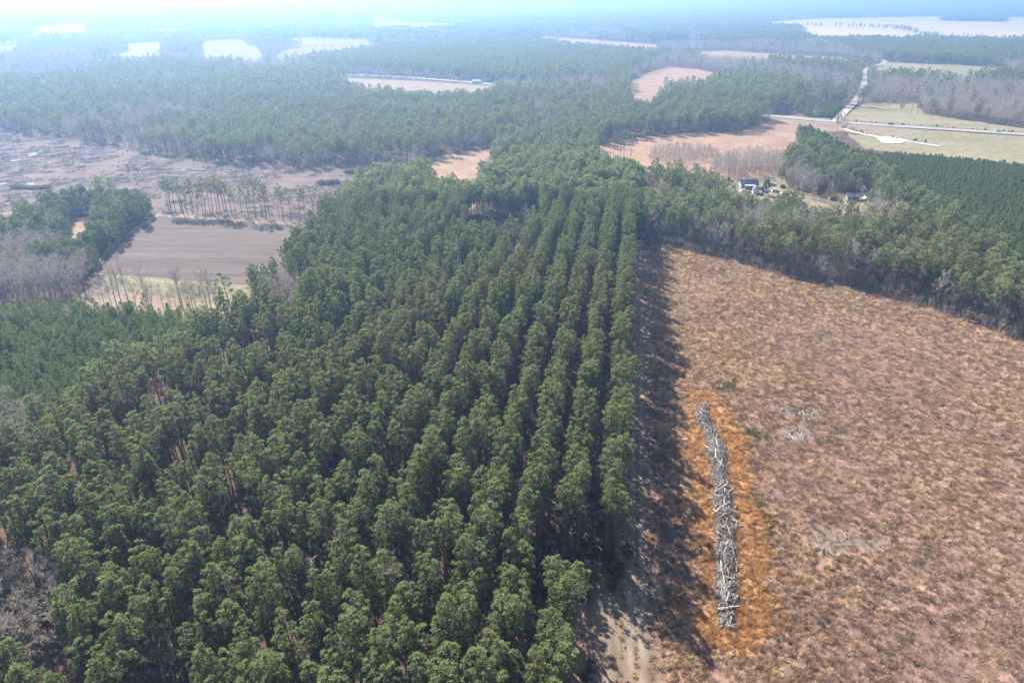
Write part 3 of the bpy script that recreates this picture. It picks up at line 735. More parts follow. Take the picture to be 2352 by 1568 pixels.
order = np.argsort(np.where(seen, pz, 1e9))
ind = order[:300]
# count along each row from the lower edge of the picture, over all trees that stand in view
rank = {}
for rn in set(main_row.tolist()):
    w = np.where((main_row == rn) & seen)[0]
    for q, t in enumerate(w[np.argsort(pz[w])]): rank[t] = q + 1
for t in ind:
    rn = int(main_row[t])
    lab = 'plantation pine, %s from the lower picture edge in the %s row left of dirt track' % (nth(rank[t]), nth(rn + 1))
    s = hsc[t]; w = rng.uniform(0.85, 1.2)
    add_tree('pine_tree', PINE[rng.integers(len(PINE))], main_pts[t], (s * w, s * w, s), rng.random() * 6.28, lab, 'pine tree',
             'pines of the planted stand', tuple(rng.normal(0, 0.04, 2)))
gcand = main_pts[(main_row > 8) & seen & (pz < 420)]
gsel = gcand[rng.random(len(gcand)) < 0.03] + rng.normal(0, 1.2, ((rng.random(1) < 2).sum(), 2))
scatter('hardwood_mass', gsel, BARE, 'single grey leafless trees amid the tall pine stand', 'forest', 0.7, 1.1)
rest = np.setdiff1d(np.arange(nmain), ind)
near = rest[(pz[rest] < 330)]; far = rest[(pz[rest] >= 330)]
scatter('pine_stand', main_pts[near], PINE, 'rows of tall dark green plantation pines beside the dirt track', 'forest', scale=hsc[near], tilt=0.025)
scatter('pine_stand', main_pts[far], PINE1, 'far end of the tall pine plantation beyond the hollow', 'forest', scale=hsc[far], tilt=0.025)

# ------------------------------------------------------------------ young pines in dense planting
Py = grid_points(AREAS['young_left'].min(0), AREAS['young_left'].max(0), 2.45, 0.46)
Py = Py[inside(Py, AREAS['young_left']) & ~inside(Py, AREAS['main'])]; Py = Py[~is_open(Py) & in_view(Py, 6)]
Py = Py[fbm(Py[:, 0], Py[:, 1], 14) > 0.27]
x, y, z = project(np.concatenate([Py, np.full((len(Py), 1), 6.0)], 1))
sv = (x > 5) & (y < 1560)
o_ = np.argsort(np.where(sv, z, 1e9))[:160]
yi = set(o_.tolist())
ysort = o_[np.argsort(y[o_])]
for li in range(0, 160, 16):
    band = ysort[::-1][li:li + 16]
    for q, t in enumerate(band[np.argsort(x[band])]):
        s = rng.uniform(0.85, 1.2)
        add_tree('young_pine', YOUNG[rng.integers(len(YOUNG))], Py[t], s, rng.random() * 6.28,
                 'young bushy pine, %s from left in the %s tier up from the tall pines' % (nth(q + 1), nth(li // 16 + 1)), 'young pine', 'young pines nearest the tall stand')
rem = np.array([t for t in range(len(Py)) if t not in yi])
scatter('young_pine_stand', Py[rem], YOUNG, 'dense young pines left of the tall stand, below the ploughed field', 'forest', 0.65, 1.3)
Pr = grid_points(AREAS['young_right'].min(0), AREAS['young_right'].max(0), 2.2, 0.4)
Pr = Pr[inside(Pr, AREAS['young_right']) & ~inside(Pr, AREAS['woods'])]; Pr = Pr[~is_open(Pr) & in_view(Pr, 6)]
xr = project(np.concatenate([Pr, np.zeros((len(Pr), 1))], 1))[0]
scatter('young_pine_stand', Pr, YOUNG1, 'dense even young pines between the meadow and the mixed woods', 'forest', scale=rng.uniform(0.5, 0.72, len(Pr)) * (1 + 1.0 * np.clip((1985 - xr) / 90, 0, 1)))

# copse beside the ploughed field
Pc = grid_points(AREAS['copse'].min(0), AREAS['copse'].max(0), 3.6, 0.45)
Pc = Pc[inside(Pc, AREAS['copse']) & ~inside(Pc, AREAS['copse_open'])]; Pc = Pc[~is_open(Pc) & in_view(Pc)]
xc, yc, zc = project(np.concatenate([Pc, np.zeros((len(Pc), 1))], 1))
gray = (yc > 630) | ((yc > 560) & (fbm(Pc[:, 0], Pc[:, 1], 25) > 0.52)) | (rng.random(len(Pc)) < 0.06)
scatter('pine_copse', Pc[~gray], COPSE, 'dark pine copse round a small orange opening', 'forest', 0.75, 1.15)
scatter('hardwood_fringe', Pc[gray][::1], BARE1, 'grey leafless fringe of the copse below the ploughed field', 'forest', 0.6, 0.95)
sheet('copse_opening', AREAS['copse_open'], 'orange', 0.03, 'small orange grass opening inside the copse', cat='field', wobble=0.5)

# ------------------------------------------------------------------ mixed woods between the big field and the young pines
Pw = grid_points(AREAS['woods'].min(0) - 40, AREAS['woods'].max(0), 4.6, 0.46)
cw_s, cw_c = rowco(Pw)
Pw = Pw[inside(Pw, AREAS['woods']) | (inside(Pw, AREAS['main']) & (cw_s > 303) & (cw_c < 4.5))]; Pw = Pw[~is_open(Pw) & in_view(Pw)]
nw = fbm(Pw[:, 0], Pw[:, 1], 28)
isb = (nw > 0.60) | (rng.random(len(Pw)) < 0.09)
GREYYARD = poly([(1850, 500), (1990, 490), (2030, 520), (2010, 560), (1900, 545)])
isb |= inside(Pw, GREYYARD) & (rng.random(len(Pw)) < 0.8)
dropw = rng.random(len(Pw)) < 0.10
scatter('mixed_woods', Pw[~isb & ~dropw], WOOD + PINE[:2], 'uneven pine woods along the far side of the orange field', 'forest', 0.7, 1.1, squash=0.08)
scatter('hardwood_mass', Pw[isb & ~dropw], BARE, 'grey leafless trees scattered through the pine woods', 'forest', 0.7, 1.15)

Pu = grid_points(AREAS['woods'].min(0), AREAS['woods'].max(0), 4.6, 0.48)
Pu = Pu[inside(Pu, AREAS['woods'])]; Pu = Pu[~is_open(Pu) & in_view(Pu)]
scatter('woods_understory', Pu, BARE[:3] + YOUNG[:1], 'leafless saplings filling the woods beneath the pines', 'undergrowth', 0.35, 0.65)

# ------------------------------------------------------------------ everything else: forest out to the horizon
def rule_kind(P):
    """0 pine, 1 bare hardwood, 2 young pine; -1 none"""
    n = len(P); x, y, z = project(np.concatenate([P, np.full((n, 1), 12.0)], 1))
    a = fbm(P[:, 0] + 900, P[:, 1] * 0.8, 120); b = fbm(P[:, 0] - 300, P[:, 1] + 700, 420)
    k = np.where(a * 0.55 + b * 0.45 + rng.normal(0, 0.05, n) > 0.43, 1, 0)
    # what the picture shows in places
    a2 = fbm(P[:, 0] + 200, P[:, 1], 45)
    left_mid = (x < 760) & (y > 130) & (y < 330); k = np.where(left_mid & (0.5 * a + 0.5 * a2 + rng.normal(0, 0.12, n) > 0.49 + 0.10 * np.clip((x - 350) / 300, 0, 1)), 1, np.where(left_mid, 0, k))
    mid = (x >= 500) & (x < 1500) & (y > 200) & (y < 360); k = np.where(mid, np.where(rng.random(n) < 0.18 + 0.5 * (a2 > 0.57), 1, 0), k)
    for pg in PINE_BLOCK: k = np.where(inside(P, pg), np.where(rng.random(n) < 0.04, 1, 0), k)
    for pg in HARD_BLOCK: k = np.where(inside(P, pg), np.where(rng.random(n) < 0.06, 0, 1), k)
    for pg in YOUNG_BLOCK: k = np.where(inside(P, pg), 2, k)
    return k
PINE_BLOCK = [poly(p) for p in ([(1500, 190), (1560, 180), (1815, 195), (1860, 260), (1750, 262), (1540, 240)], [(1300, 240), (1520, 235), (1765, 275), (1690, 300), (1580, 300), (1440, 312), (1330, 300)],
              [(690, 130), (900, 115), (1300, 112), (1530, 130), (1420, 190), (1250, 200), (1150, 194), (960, 182), (760, 172)], [(1880, 92, 8), (2352, 96, 8), (2700, 100), (2700, 165), (2310, 156), (2040, 143)],
              [(1750, 150), (1850, 152), (2000, 172), (1900, 185), (1800, 172)], [(2000, 176), (2180, 184), (2352, 190), (2352, 204), (2100, 196)])]
HARD_BLOCK = [poly(p) for p in ([(2010, 196), (2352, 206), (2700, 215), (2700, 322), (2352, 295), (2125, 262), (2110, 240), (1990, 236)], [(1640, 160), (1760, 155), (1900, 180), (1960, 190), (1955, 215), (1850, 205), (1760, 190), (1690, 178)],
              [(1590, 113), (1760, 100), (1860, 100), (2000, 130), (1930, 132), (1660, 116)], [(-300, 110), (200, 125), (260, 170), (120, 200), (-300, 190)], [(560, 148), (700, 140), (690, 170), (560, 180)])]
YOUNG_BLOCK = [poly([(1828, 222, 5), (1952, 238, 5), (1930, 274), (1850, 268)])]

stands = {'pine': [], 'hard': [], 'young': []}
def ring(d0, d1, stp):
    w = d1 * 0.98
    P = grid_points((-w, d0), (w, d1), stp, 0.46)
    P = P[in_view(P, 12, 220)]
    P = P[~is_open(P) & ~inside(P, KEEPOUT) & ~inside(P, KEEPOUT2)]
    for nme in ('main', 'young_left', 'copse', 'woods', 'young_right'): P = P[~inside(P, AREAS[nme])]
    P = P[~inside(P, YOUNG_BLOCK[0])]
    return P
def put(P, sets, lab, tag_, smin, smax):
    P = P[(rng.random(len(P)) > 0.08) & (fbm(P[:, 0], P[:, 1] + 400, 30) > 0.27)]
    k = rule_kind(P)
    for kk, nm, lb in ((0, 'pine_forest', 'green pine trees of the forest, '), (1, 'hardwood_forest', 'grey leafless trees of the forest, '), (2, 'young_pine_block', 'bright young pines of a small block, ')):
        q = P[k == kk]
        if len(q): scatter(nm, q, sets[kk], lb + lab, 'forest', smin, smax, squash=0.1)
Pk = grid_points(YOUNG_BLOCK[0].min(0), YOUNG_BLOCK[0].max(0), 3.0, 0.3); Pk = Pk[inside(Pk, YOUNG_BLOCK[0])]; Pk = Pk[~is_open(Pk)]
scatter('young_pine_block', Pk, YOUNG1, 'neat block of bright young pines in the corner of highway and side road', 'forest', 0.6, 0.8)
P1 = ring(150, 760, 5.4)
put(P1, (PINE1, BARE1, YOUNG1), 'this side of the distant highway', 1, 0.72, 1.05)
Pu = ring(300, 700, 8.0)
scatter('forest_understory', Pu, BARE1[:2] + YOUNG1[:1] + BARE1[2:], 'leafless saplings and small pines under the middle-distance forest', 'undergrowth', 0.4, 0.7)
P2 = ring(760, 1700, 7.2)
put(P2, (PINE2, BARE2, YOUNG1), 'along and beyond the distant highway', 1, 0.80, 1.15)

def patch_mesh(name, kinds, size, n, seed):
    r = np.random.default_rng(seed); Vs = []; Fs = []; Ts = []; Ms = []; off = 0
    mats = [M['bark'], M['pine'], M['greybark'], M['twig']]
    k = int(math.sqrt(n)); st = size / k
    for a in range(k):
        for b_ in range(k):
            kd, hard = kinds[r.integers(len(kinds))]
            me = kd.both; nv = len(me.vertices); co = np.empty(nv * 3); me.vertices.foreach_get('co', co); co = co.reshape(-1, 3)
            f = np.empty(len(me.polygons) * 3, int); me.loops.foreach_get('vertex_index', f); f = f.reshape(-1, 3)
            mi = np.empty(len(me.polygons), int); me.polygons.foreach_get('material_index', mi)
            t = np.empty(nv); me.attributes['tint'].data.foreach_get('value', t)
            an = r.random() * 6.28; s = r.uniform(0.75, 1.15); ca, sa = math.cos(an), math.sin(an)
            wv = s * 1.18
            q = np.stack([(co[:, 0] * ca - co[:, 1] * sa) * wv, (co[:, 0] * sa + co[:, 1] * ca) * wv, co[:, 2] * s], 1)
            q[:, 0] += (a + 0.5 + r.uniform(-0.4, 0.4)) * st - size / 2; q[:, 1] += (b_ + 0.5 + r.uniform(-0.4, 0.4)) * st - size / 2
            Vs.append(q); Fs.append(f + off); off += nv; Ms.append(mi + (2 if hard else 0)); Ts.append(np.clip(t * r.uniform(0.5, 1.3), 0, 1))
    return mesh_from(name, np.concatenate(Vs), np.concatenate(Fs), mats, np.concatenate(Ms), np.concatenate(Ts))
pk = [(p, False) for p in PINE2]; hk = [(b_, True) for b_ in BARE2]
PATCH_P = [patch_mesh('pine_patch', pk, 36, 25, 900 + q) for q in range(3)] + [patch_mesh('pine_patch', pk * 2 + hk, 36, 25, 910)]
PATCH_H = [patch_mesh('hard_patch', hk, 36, 25, 920 + q) for q in range(3)] + [patch_mesh('hard_patch', pk + hk * 2, 36, 25, 930)]
for (d0, d1, stp, sc_, where) in ((1700, 3600, 34, 1.0, 'the middle distance'), (3600, 8000, 66, 1.9, 'the far distance'), (8000, 22000, 190, 5.4, 'the skyline')):
    P = ring(d0, d1, stp)
    kk = rule_kind(P)
    for q, nm, ms, lb in ((0, 'pine_forest', PATCH_P, 'blue-green pine forest in ' + where), (1, 'hardwood_forest', PATCH_H, 'grey-blue leafless forest in ' + where)):
        Q_ = P[kk == q]; n = len(Q_)
        if n == 0: continue
        s = np.full(n, sc_) * rng.uniform(0.95, 1.1, n)
        gn_scatter(nm, np.concatenate([Q_, np.zeros((n, 1))], 1), np.stack([np.zeros(n), np.zeros(n), rng.integers(0, 4, n) * 1.5708], 1),
                   np.stack([s, s, rng.uniform(0.85, 1.15, n) * (1 + 0.12 * (sc_ - 1))], 1), rng.integers(0, len(ms), n), ms, lb, 'forest')

# ------------------------------------------------------------------ single trees one can point at
def px_tree(name, kinds, x, y, s, label, cat, group=None, tilt=(0, 0)):
    p = at(x, y)
    return add_tree(name, kinds[rng.integers(len(kinds))], p, s, rng.random() * 6.28, label, cat, group, tilt)
# tall slender pines left standing along the logged ground
xs = [388, 395, 404, 416, 424, 432, 441, 447, 456, 466, 474, 482, 490, 499, 507, 516, 524, 533, 545, 558, 571, 588, 600, 612, 622, 640, 652, 668, 690, 703]
for q, x_ in enumerate(xs):
    y_ = 486 + (x_ - 385) * 0.075 + rng.uniform(-7, 5)
    px_tree('slender_pine', OPEN_PINE, x_ + rng.uniform(-2, 2), y_, rng.uniform(0.72, 1.02), 'tall slender pine, %s from left in the row above the ploughed field' % nth(q + 1), 'pine tree', 'slender pines above the ploughed field', tuple(rng.normal(0, 0.03, 2)))
# leafless trees along the verge below the field
xs = [232, 243, 262, 270, 281, 297, 318, 338, 345, 352, 372, 392, 405, 414, 421, 436, 446, 455, 468, 476, 488, 497]
for q, x_ in enumerate(xs):
    px_tree('bare_tree', BARE, x_ + rng.uniform(-5, 5), 703 + (x_ - 230) * 0.06 + rng.uniform(-14, 8), rng.choice([0.5, 0.7, 0.85, 1.1]), 'leafless grey tree, %s from left on the verge below the ploughed field' % nth(q + 1), 'bare tree', 'leafless trees on the verge')
# leafless clusters inside the tall stand
names = ('cluster at the corner of the young pines', 'pale cluster near the lower corner', 'grey gap beside the ploughed field', 'grey gap amid the pine rows')
for h, nme in zip(HARD_IN, names):
    P = grid_points(h.min(0), h.max(0), 4.4, 0.45); P = P[inside(P, h)]; P = P[~is_open(P) & in_view(P, 8, 30)]
    x, y, z = project(np.concatenate([P, np.full((len(P), 1), 7.0)], 1))
    for q, t in enumerate(np.argsort(x)):
        add_tree('bare_tree', BARE[rng.integers(len(BARE))], P[t], rng.uniform(0.75, 1.15), rng.random() * 6.28, 'leafless grey tree, %s from left in the %s' % (nth(q + 1), nme), 'bare tree', 'leafless trees in the ' + nme)
# hollow: brush and a few grey trees at its rim
for q, (x_, y_) in enumerate([(1110, 522), (1128, 520), (1160, 512), (1172, 530), (1205, 520), (1212, 528), (1222, 512)]):
    px_tree('bare_tree', BARE, x_, y_, rng.uniform(0.45, 0.8), 'small leafless tree, %s from left in the dark hollow of the stand' % nth(q + 1), 'bare tree', 'leafless trees in the hollow')
# snags on the logged ground
for q, (x_, y_, s) in enumerate([(26, 422, 0.95), (47, 385, 0.9), (133, 352, 0.75), (50, 505, 0.6), (100, 330, 0.7), (8, 360, 0.7), (276, 388, 0.5), (85, 408, 0.6)]):
    o = px_tree('dead_snag', BARE, x_, y_, (s * 0.45, s * 0.45, s), 'thin dead snag, %s of those left standing on the logged ground' % nth(q + 1), 'dead tree', 'snags on the logged ground')
# round leafless trees at the highway
for q, (x_, y_, s, lb) in enumerate([(1868, 285, 1.15, 'round leafless tree beside the highway junction'), (1590, 298, 1.1, 'pale leafless tree in front of the pine block, leftmost of its three'),
                                     (1640, 300, 1.15, 'pale leafless tree in front of the pine block, middle of its three'), (1655, 300, 1.0, 'pale leafless tree in front of the pine block, rightmost of its three'),
                                     (1750, 272, 1.0, 'leafless tree at the end of the pine block by the highway'), (1935, 290, 0.8, 'grey brushy tree in the corner of the highway junction')]):
    px_tree('bare_tree', BARE1, x_, y_, s, lb, 'bare tree')
# trees in the house yard
px_tree('big_pine', BIG_PINE, 2035, 470, 1.0, 'huge broad-crowned pine at the end of the house yard', 'pine tree')
px_tree('big_pine', BIG_PINE, 1965, 625, 0.85, 'broad layered pine rising from the woods above the orange field', 'pine tree')
px_tree('yard_pine', PINE, 1925, 462, 1.0, 'tall pine with a bare trunk beside the small cabin', 'pine tree')
px_tree('yard_pine', PINE, 1792, 434, 0.8, 'pine standing between the parked cars and the leafless yard trees', 'pine tree')
px_tree('cedar_tree', CEDAR, 1758, 449, 1.05, 'dark rounded cedar beside the white shed', 'cedar')
px_tree('cedar_tree', CEDAR, 1883, 452, 0.8, 'dark cedar amid the leafless yard trees', 'cedar')
px_tree('yard_tree', BARE, 1692, 450, 1.0, 'pale leafless tree in front of the blue-roofed house', 'bare tree')
for q, (x_, y_) in enumerate([(1828, 440), (1842, 452), (1850, 442), (1865, 455), (1905, 462), (1968, 447), (1975, 470)]):
    px_tree('yard_tree', BARE, x_, y_, rng.uniform(0.7, 1.0), 'leafless yard tree, %s from left between the two homes' % nth(q + 1), 'bare tree', 'leafless yard trees')
for q, (x_, y_, s) in enumerate([(2006, 250, 0.9), (2040, 250, 0.9), (2068, 262, 0.8), (2092, 262, 1.0), (2107, 263, 1.0)]):
    px_tree('pasture_tree', PINE1 if q % 2 == 0 else BARE1, x_, y_, s * 0.75, 'tree in the pasture above the highway, %s from the side road' % nth(q + 1), 'tree', 'trees in the pasture')
# pine pair standing before the sedge field
for q, (x_, y_) in enumerate([(1374, 357), (1370, 356), (1409, 366), (1424, 371), (1432, 372), (1448, 374)]):
    px_tree('slender_pine', OPEN_PINE, x_, y_, rng.uniform(0.85, 1.0), 'tall pine with a bare trunk, %s from left before the sedge field' % nth(q + 1), 'pine tree', 'tall pines before the sedge field')

# far tree rows and round woods standing in the fields
def tree_row(line, step_, kinds, s, label, wid=6):
    L = smooth_line([at(*p) for p in line], 10); P = []
    for a, b_ in zip(L[:-1], L[1:]):
        n = max(1, int(np.linalg.norm(b_ - a) / step_))
        for q in range(n): P.append(a + (b_ - a) * q / n)
    P = np.array(P) + rng.normal(0, wid / 2, (len(P), 2))
    scatter('tree_row', P, kinds, label, 'tree row', 0.8 * s, 1.2 * s)
tree_row([(1755, 60), (1830, 63), (1960, 66), (2060, 71), (2100, 79)], 6, PINE2 + BARE2, 1.0, 'row of trees between the pale far fields', 16)
tree_row([(2100, 79), (2190, 88), (2352, 92)], 9, BARE2 + PINE2, 0.7, 'broken row of trees below the vast pale field', 10)
tree_row([(600, 122), (700, 116), (780, 112), (860, 108), (930, 104)], 8, BARE2, 0.7, 'hedgerow across the pale far field', 8)
tree_row([(640, 97), (740, 98), (850, 97)], 9, BARE2 + PINE2, 0.7, 'second hedgerow across the pale far field', 8)
for pts, lb, ks in (([(2165, 49), (2200, 40), (2300, 40), (2310, 51)], 'dark wood standing in the vast pale field', PATCH_P), ([(372, 138), (382, 100), (440, 98), (455, 120), (440, 140)], 'round grey wood between two pale far fields', PATCH_H),
                    ([(574, 104), (580, 90), (632, 90), (634, 104)], 'small round wood at the corner of the pale field', PATCH_H)):
    pg = poly(pts); P = grid_points(pg.min(0), pg.max(0), 32, 0.3); P = P[inside(P, pg)]; n = len(P)
    if n: gn_scatter('field_wood', np.concatenate([P, np.zeros((n, 1))], 1), np.zeros((n, 3)), np.ones((n, 3)), rng.integers(0, len(ks), n), ks, lb, 'forest')

# ------------------------------------------------------------------ undergrowth
def brush_in(pg, step_, kinds, label, smin, smax, thresh=None, s=20, avoid=True, name='undergrowth'):
    P = grid_points(pg.min(0), pg.max(0), step_, 0.48); P = P[inside(P, pg)]
    P = P[in_view(P, 1)]
    if avoid: P = P[~is_open(P)]
    if thresh is not None: P = P[fbm(P[:, 0] + 77, P[:, 1], s) > thresh]
    scatter(name, P, kinds, label, 'undergrowth', smin, smax)
near_main = np.array([rowpt(45, 3), rowpt(260, 3), rowpt(260, 150), rowpt(45, 150)])
brush_in(near_main, 3.0, BRUSH, 'brown leafless undergrowth under the pines', 0.5, 1.1, 0.50)
brush_in(near_main, 4.0, EVERBUSH, 'small evergreen shrubs under the pines', 0.5, 1.1, 0.56, 13)
woods_edge = line_poly(np.array([at(*p) for p in ((1475, 540), (1560, 560), (1684, 590), (1843, 632), (1968, 650), (2110, 688), (2230, 727), (2352, 772), (2600, 860))]), 12)
brush_in(woods_edge, 1.7, BRUSH, 'brown brush along the foot of the woods', 0.7, 1.5, None, avoid=False)
brush_in(poly([(1080, 530), (1120, 518), (1235, 508), (1245, 522), (1190, 552), (1110, 562)]), 2.0, BRUSH, 'bare brush filling the dark hollow', 0.8, 1.6, None, avoid=False)
brush_in(np.array([rowpt(96, 1.5), rowpt(104, 1.5), rowpt(104, 20), rowpt(88, 20), rowpt(90, 10)]), 1.6, EVERBUSH + BRUSH, 'dark brush at the back of the clearing', 0.6, 1.2, None, avoid=False)
brush_in(np.array([rowpt(45, 4.5), rowpt(78, 6.5), rowpt(78, 9), rowpt(45, 9)]), 1.5, BRUSH, 'reddish brush at the corner of the clearing', 0.5, 0.9, None, avoid=False)
brush_in(poly([(1495, 350), (1560, 335), (1640, 345), (1665, 372), (1560, 380), (1490, 372)]), 2.6, BARE, 'grey saplings crowding the lower edge of the sedge field', 0.2, 0.36, None, avoid=False, name='sapling_thicket')
brush_in(poly([(1640, 385), (1700, 372), (1800, 378), (1830, 392), (1815, 408), (1700, 410), (1630, 420)]), 4.2, BARE1, 'grey saplings behind the blue-roofed house', 0.6, 0.95, None, avoid=False, name='sapling_thicket')
brush_in(line_poly(HWY[:26] + np.array([0, 10.0]), 3), 3.5, BRUSH + EVERBUSH, 'low dark brush in the highway ditch', 0.4, 0.8, None, avoid=False, name='ditch_brush')
brush_in(line_poly(DRIVE + np.array([2.0, 8.0]), 5), 4.5, BRUSH + EVERBUSH, 'brush between the driveway and the meadow', 0.4, 0.9, None, avoid=False, name='driveway_brush')

# ------------------------------------------------------------------ dry grass of the big field
def grass_patch(name, mat, seed, size=2.2, tufts=30, blades=14, h=0.62, w=0.05, lean=0.55, spread=0.13, var=0.12):
    r = np.random.default_rng(seed); bag = Bag()
    for t in range(tufts):
        a = r.random() * 6.28; rad = size * 0.6 * math.sqrt(r.random())
        c = np.array([math.cos(a) * rad, math.sin(a) * rad, -0.05]); s = r.uniform(0.55, 1.25)
        n = blades
        P = c + np.concatenate([r.normal(0, spread * s, (n, 2)), np.zeros((n, 1))], 1)
        D = np.concatenate([r.normal(0, lean, (n, 2)), np.ones((n, 1))], 1); D /= np.linalg.norm(D, axis=1, keepdims=True)
        V, Fc = spikes(P, D, h * s * r.uniform(0.6, 1.2, n), np.full(n, w), r)
        bag.add(V, Fc, np.repeat(np.clip(r.random() ** 1.3 + var * r.normal(0, 1, n), 0, 1), 3))
    V, Fc, T = bag.get()
    return mesh_from(name, V, Fc, [M[mat]], tint=T)
STRAW = [grass_patch('straw', 'straw', 1000 + q, size=2.3, tufts=8, blades=36, h=0.72, w=0.10, spread=0.19, lean=0.6) for q in range(8)]
ORANGE = [grass_patch('orange_straw', 'orange_straw', 1010 + q, size=2.0, tufts=11, blades=32, h=0.8, w=0.09, spread=0.17, lean=0.5) for q in range(6)]
BROWN = [grass_patch('brown_weeds', 'brown_straw', 1020 + q, size=2.3, tufts=8, blades=36, h=0.8, lean=0.7, w=0.085, spread=0.22) for q in range(7)]
WEED = [grass_patch('green_weeds', 'weed', 1030 + q, tufts=22, blades=16, h=0.5, lean=0.8, w=0.10) for q in range(2)]
Pg = grid_points((10, 50), (300, 330), 1.55, 0.5)
Pg = Pg[in_view(Pg, 0.5, 120)]
S_, C_ = rowco(Pg)
okg = inside(Pg, FIELD) & (C_ < -4.2)
Pg = Pg[okg]
hl = soft(Pg, HALO, 1.2) > 0.5; bp = np.clip(sum(soft(Pg, b_, 1.2) for b_ in BARE_PATCH), 0, 1) > 0.5
gp = np.clip(sum(soft(Pg, b_, 1.2) for b_ in GREEN_PATCH), 0, 1) > 0.5
nz = 0.6 * fbm(Pg[:, 0], Pg[:, 1] * 0.8, 16) + 0.4 * fbm(Pg[:, 0] + 70, Pg[:, 1], 60) + rng.normal(0, 0.12, len(Pg))
thin = rng.random(len(Pg))
scatter('orange_grass', Pg[(hl & (thin < 0.93)) | (~hl & ~bp & (soft(Pg, HALO, 4.5) > 0.5) & (thin < 0.5))], ORANGE, 'taller bright orange grass ringing the slash windrow', 'grass', 0.8, 1.25)
rst = ~hl & ~bp
scatter('sparse_grass', np.concatenate([Pg[bp] + rng.normal(0, 0.6, (bp.sum(), 2)) for _q in range(3)]), STRAW, 'thin short straw on the grey bare patches', 'grass', 0.22, 0.5)
scatter('dry_grass', Pg[rst & ~gp & (nz < 0.57) & (thin < 0.9)], STRAW, 'straw-coloured dry grass covering the field', 'grass', 0.65, 1.3)
scatter('dead_weeds', Pg[rst & ~gp & (nz >= 0.54) & (thin < 0.9)], BROWN, 'mauve-brown dead weeds mottling the field', 'grass', 0.65, 1.25)
scatter('green_weeds', Pg[gp & ~bp | (rst & (thin > 0.988))], WEED, 'patches of yellow-green weeds in the dry field', 'weeds', 0.6, 1.3)

Pb = Pg[rst & (rng.random(len(Pg)) < 0.10) & (fbm(Pg[:, 0] - 40, Pg[:, 1], 17) > 0.58)]
scatter('field_brush', Pb, BRUSH, 'small leafless bushes in drifts over the dry field', 'undergrowth', 0.25, 0.6)

st = rng.uniform(45, 300, 1500)
ct = np.where(rng.random(1500) < 0.35, rng.normal(-0.15, 0.18, 1500), np.where(rng.random(1500) < 0.5, rng.normal(2.4, 0.35, 1500), rng.normal(-2.8, 0.4, 1500)))
scatter('track_grass', T0 + np.outer(st - 75.0, SROW) + np.outer(ct, CROW), STRAW + BROWN[:2], 'thin dry grass along the middle and edges of the dirt track', 'grass', 0.18, 0.42, z=0.03)

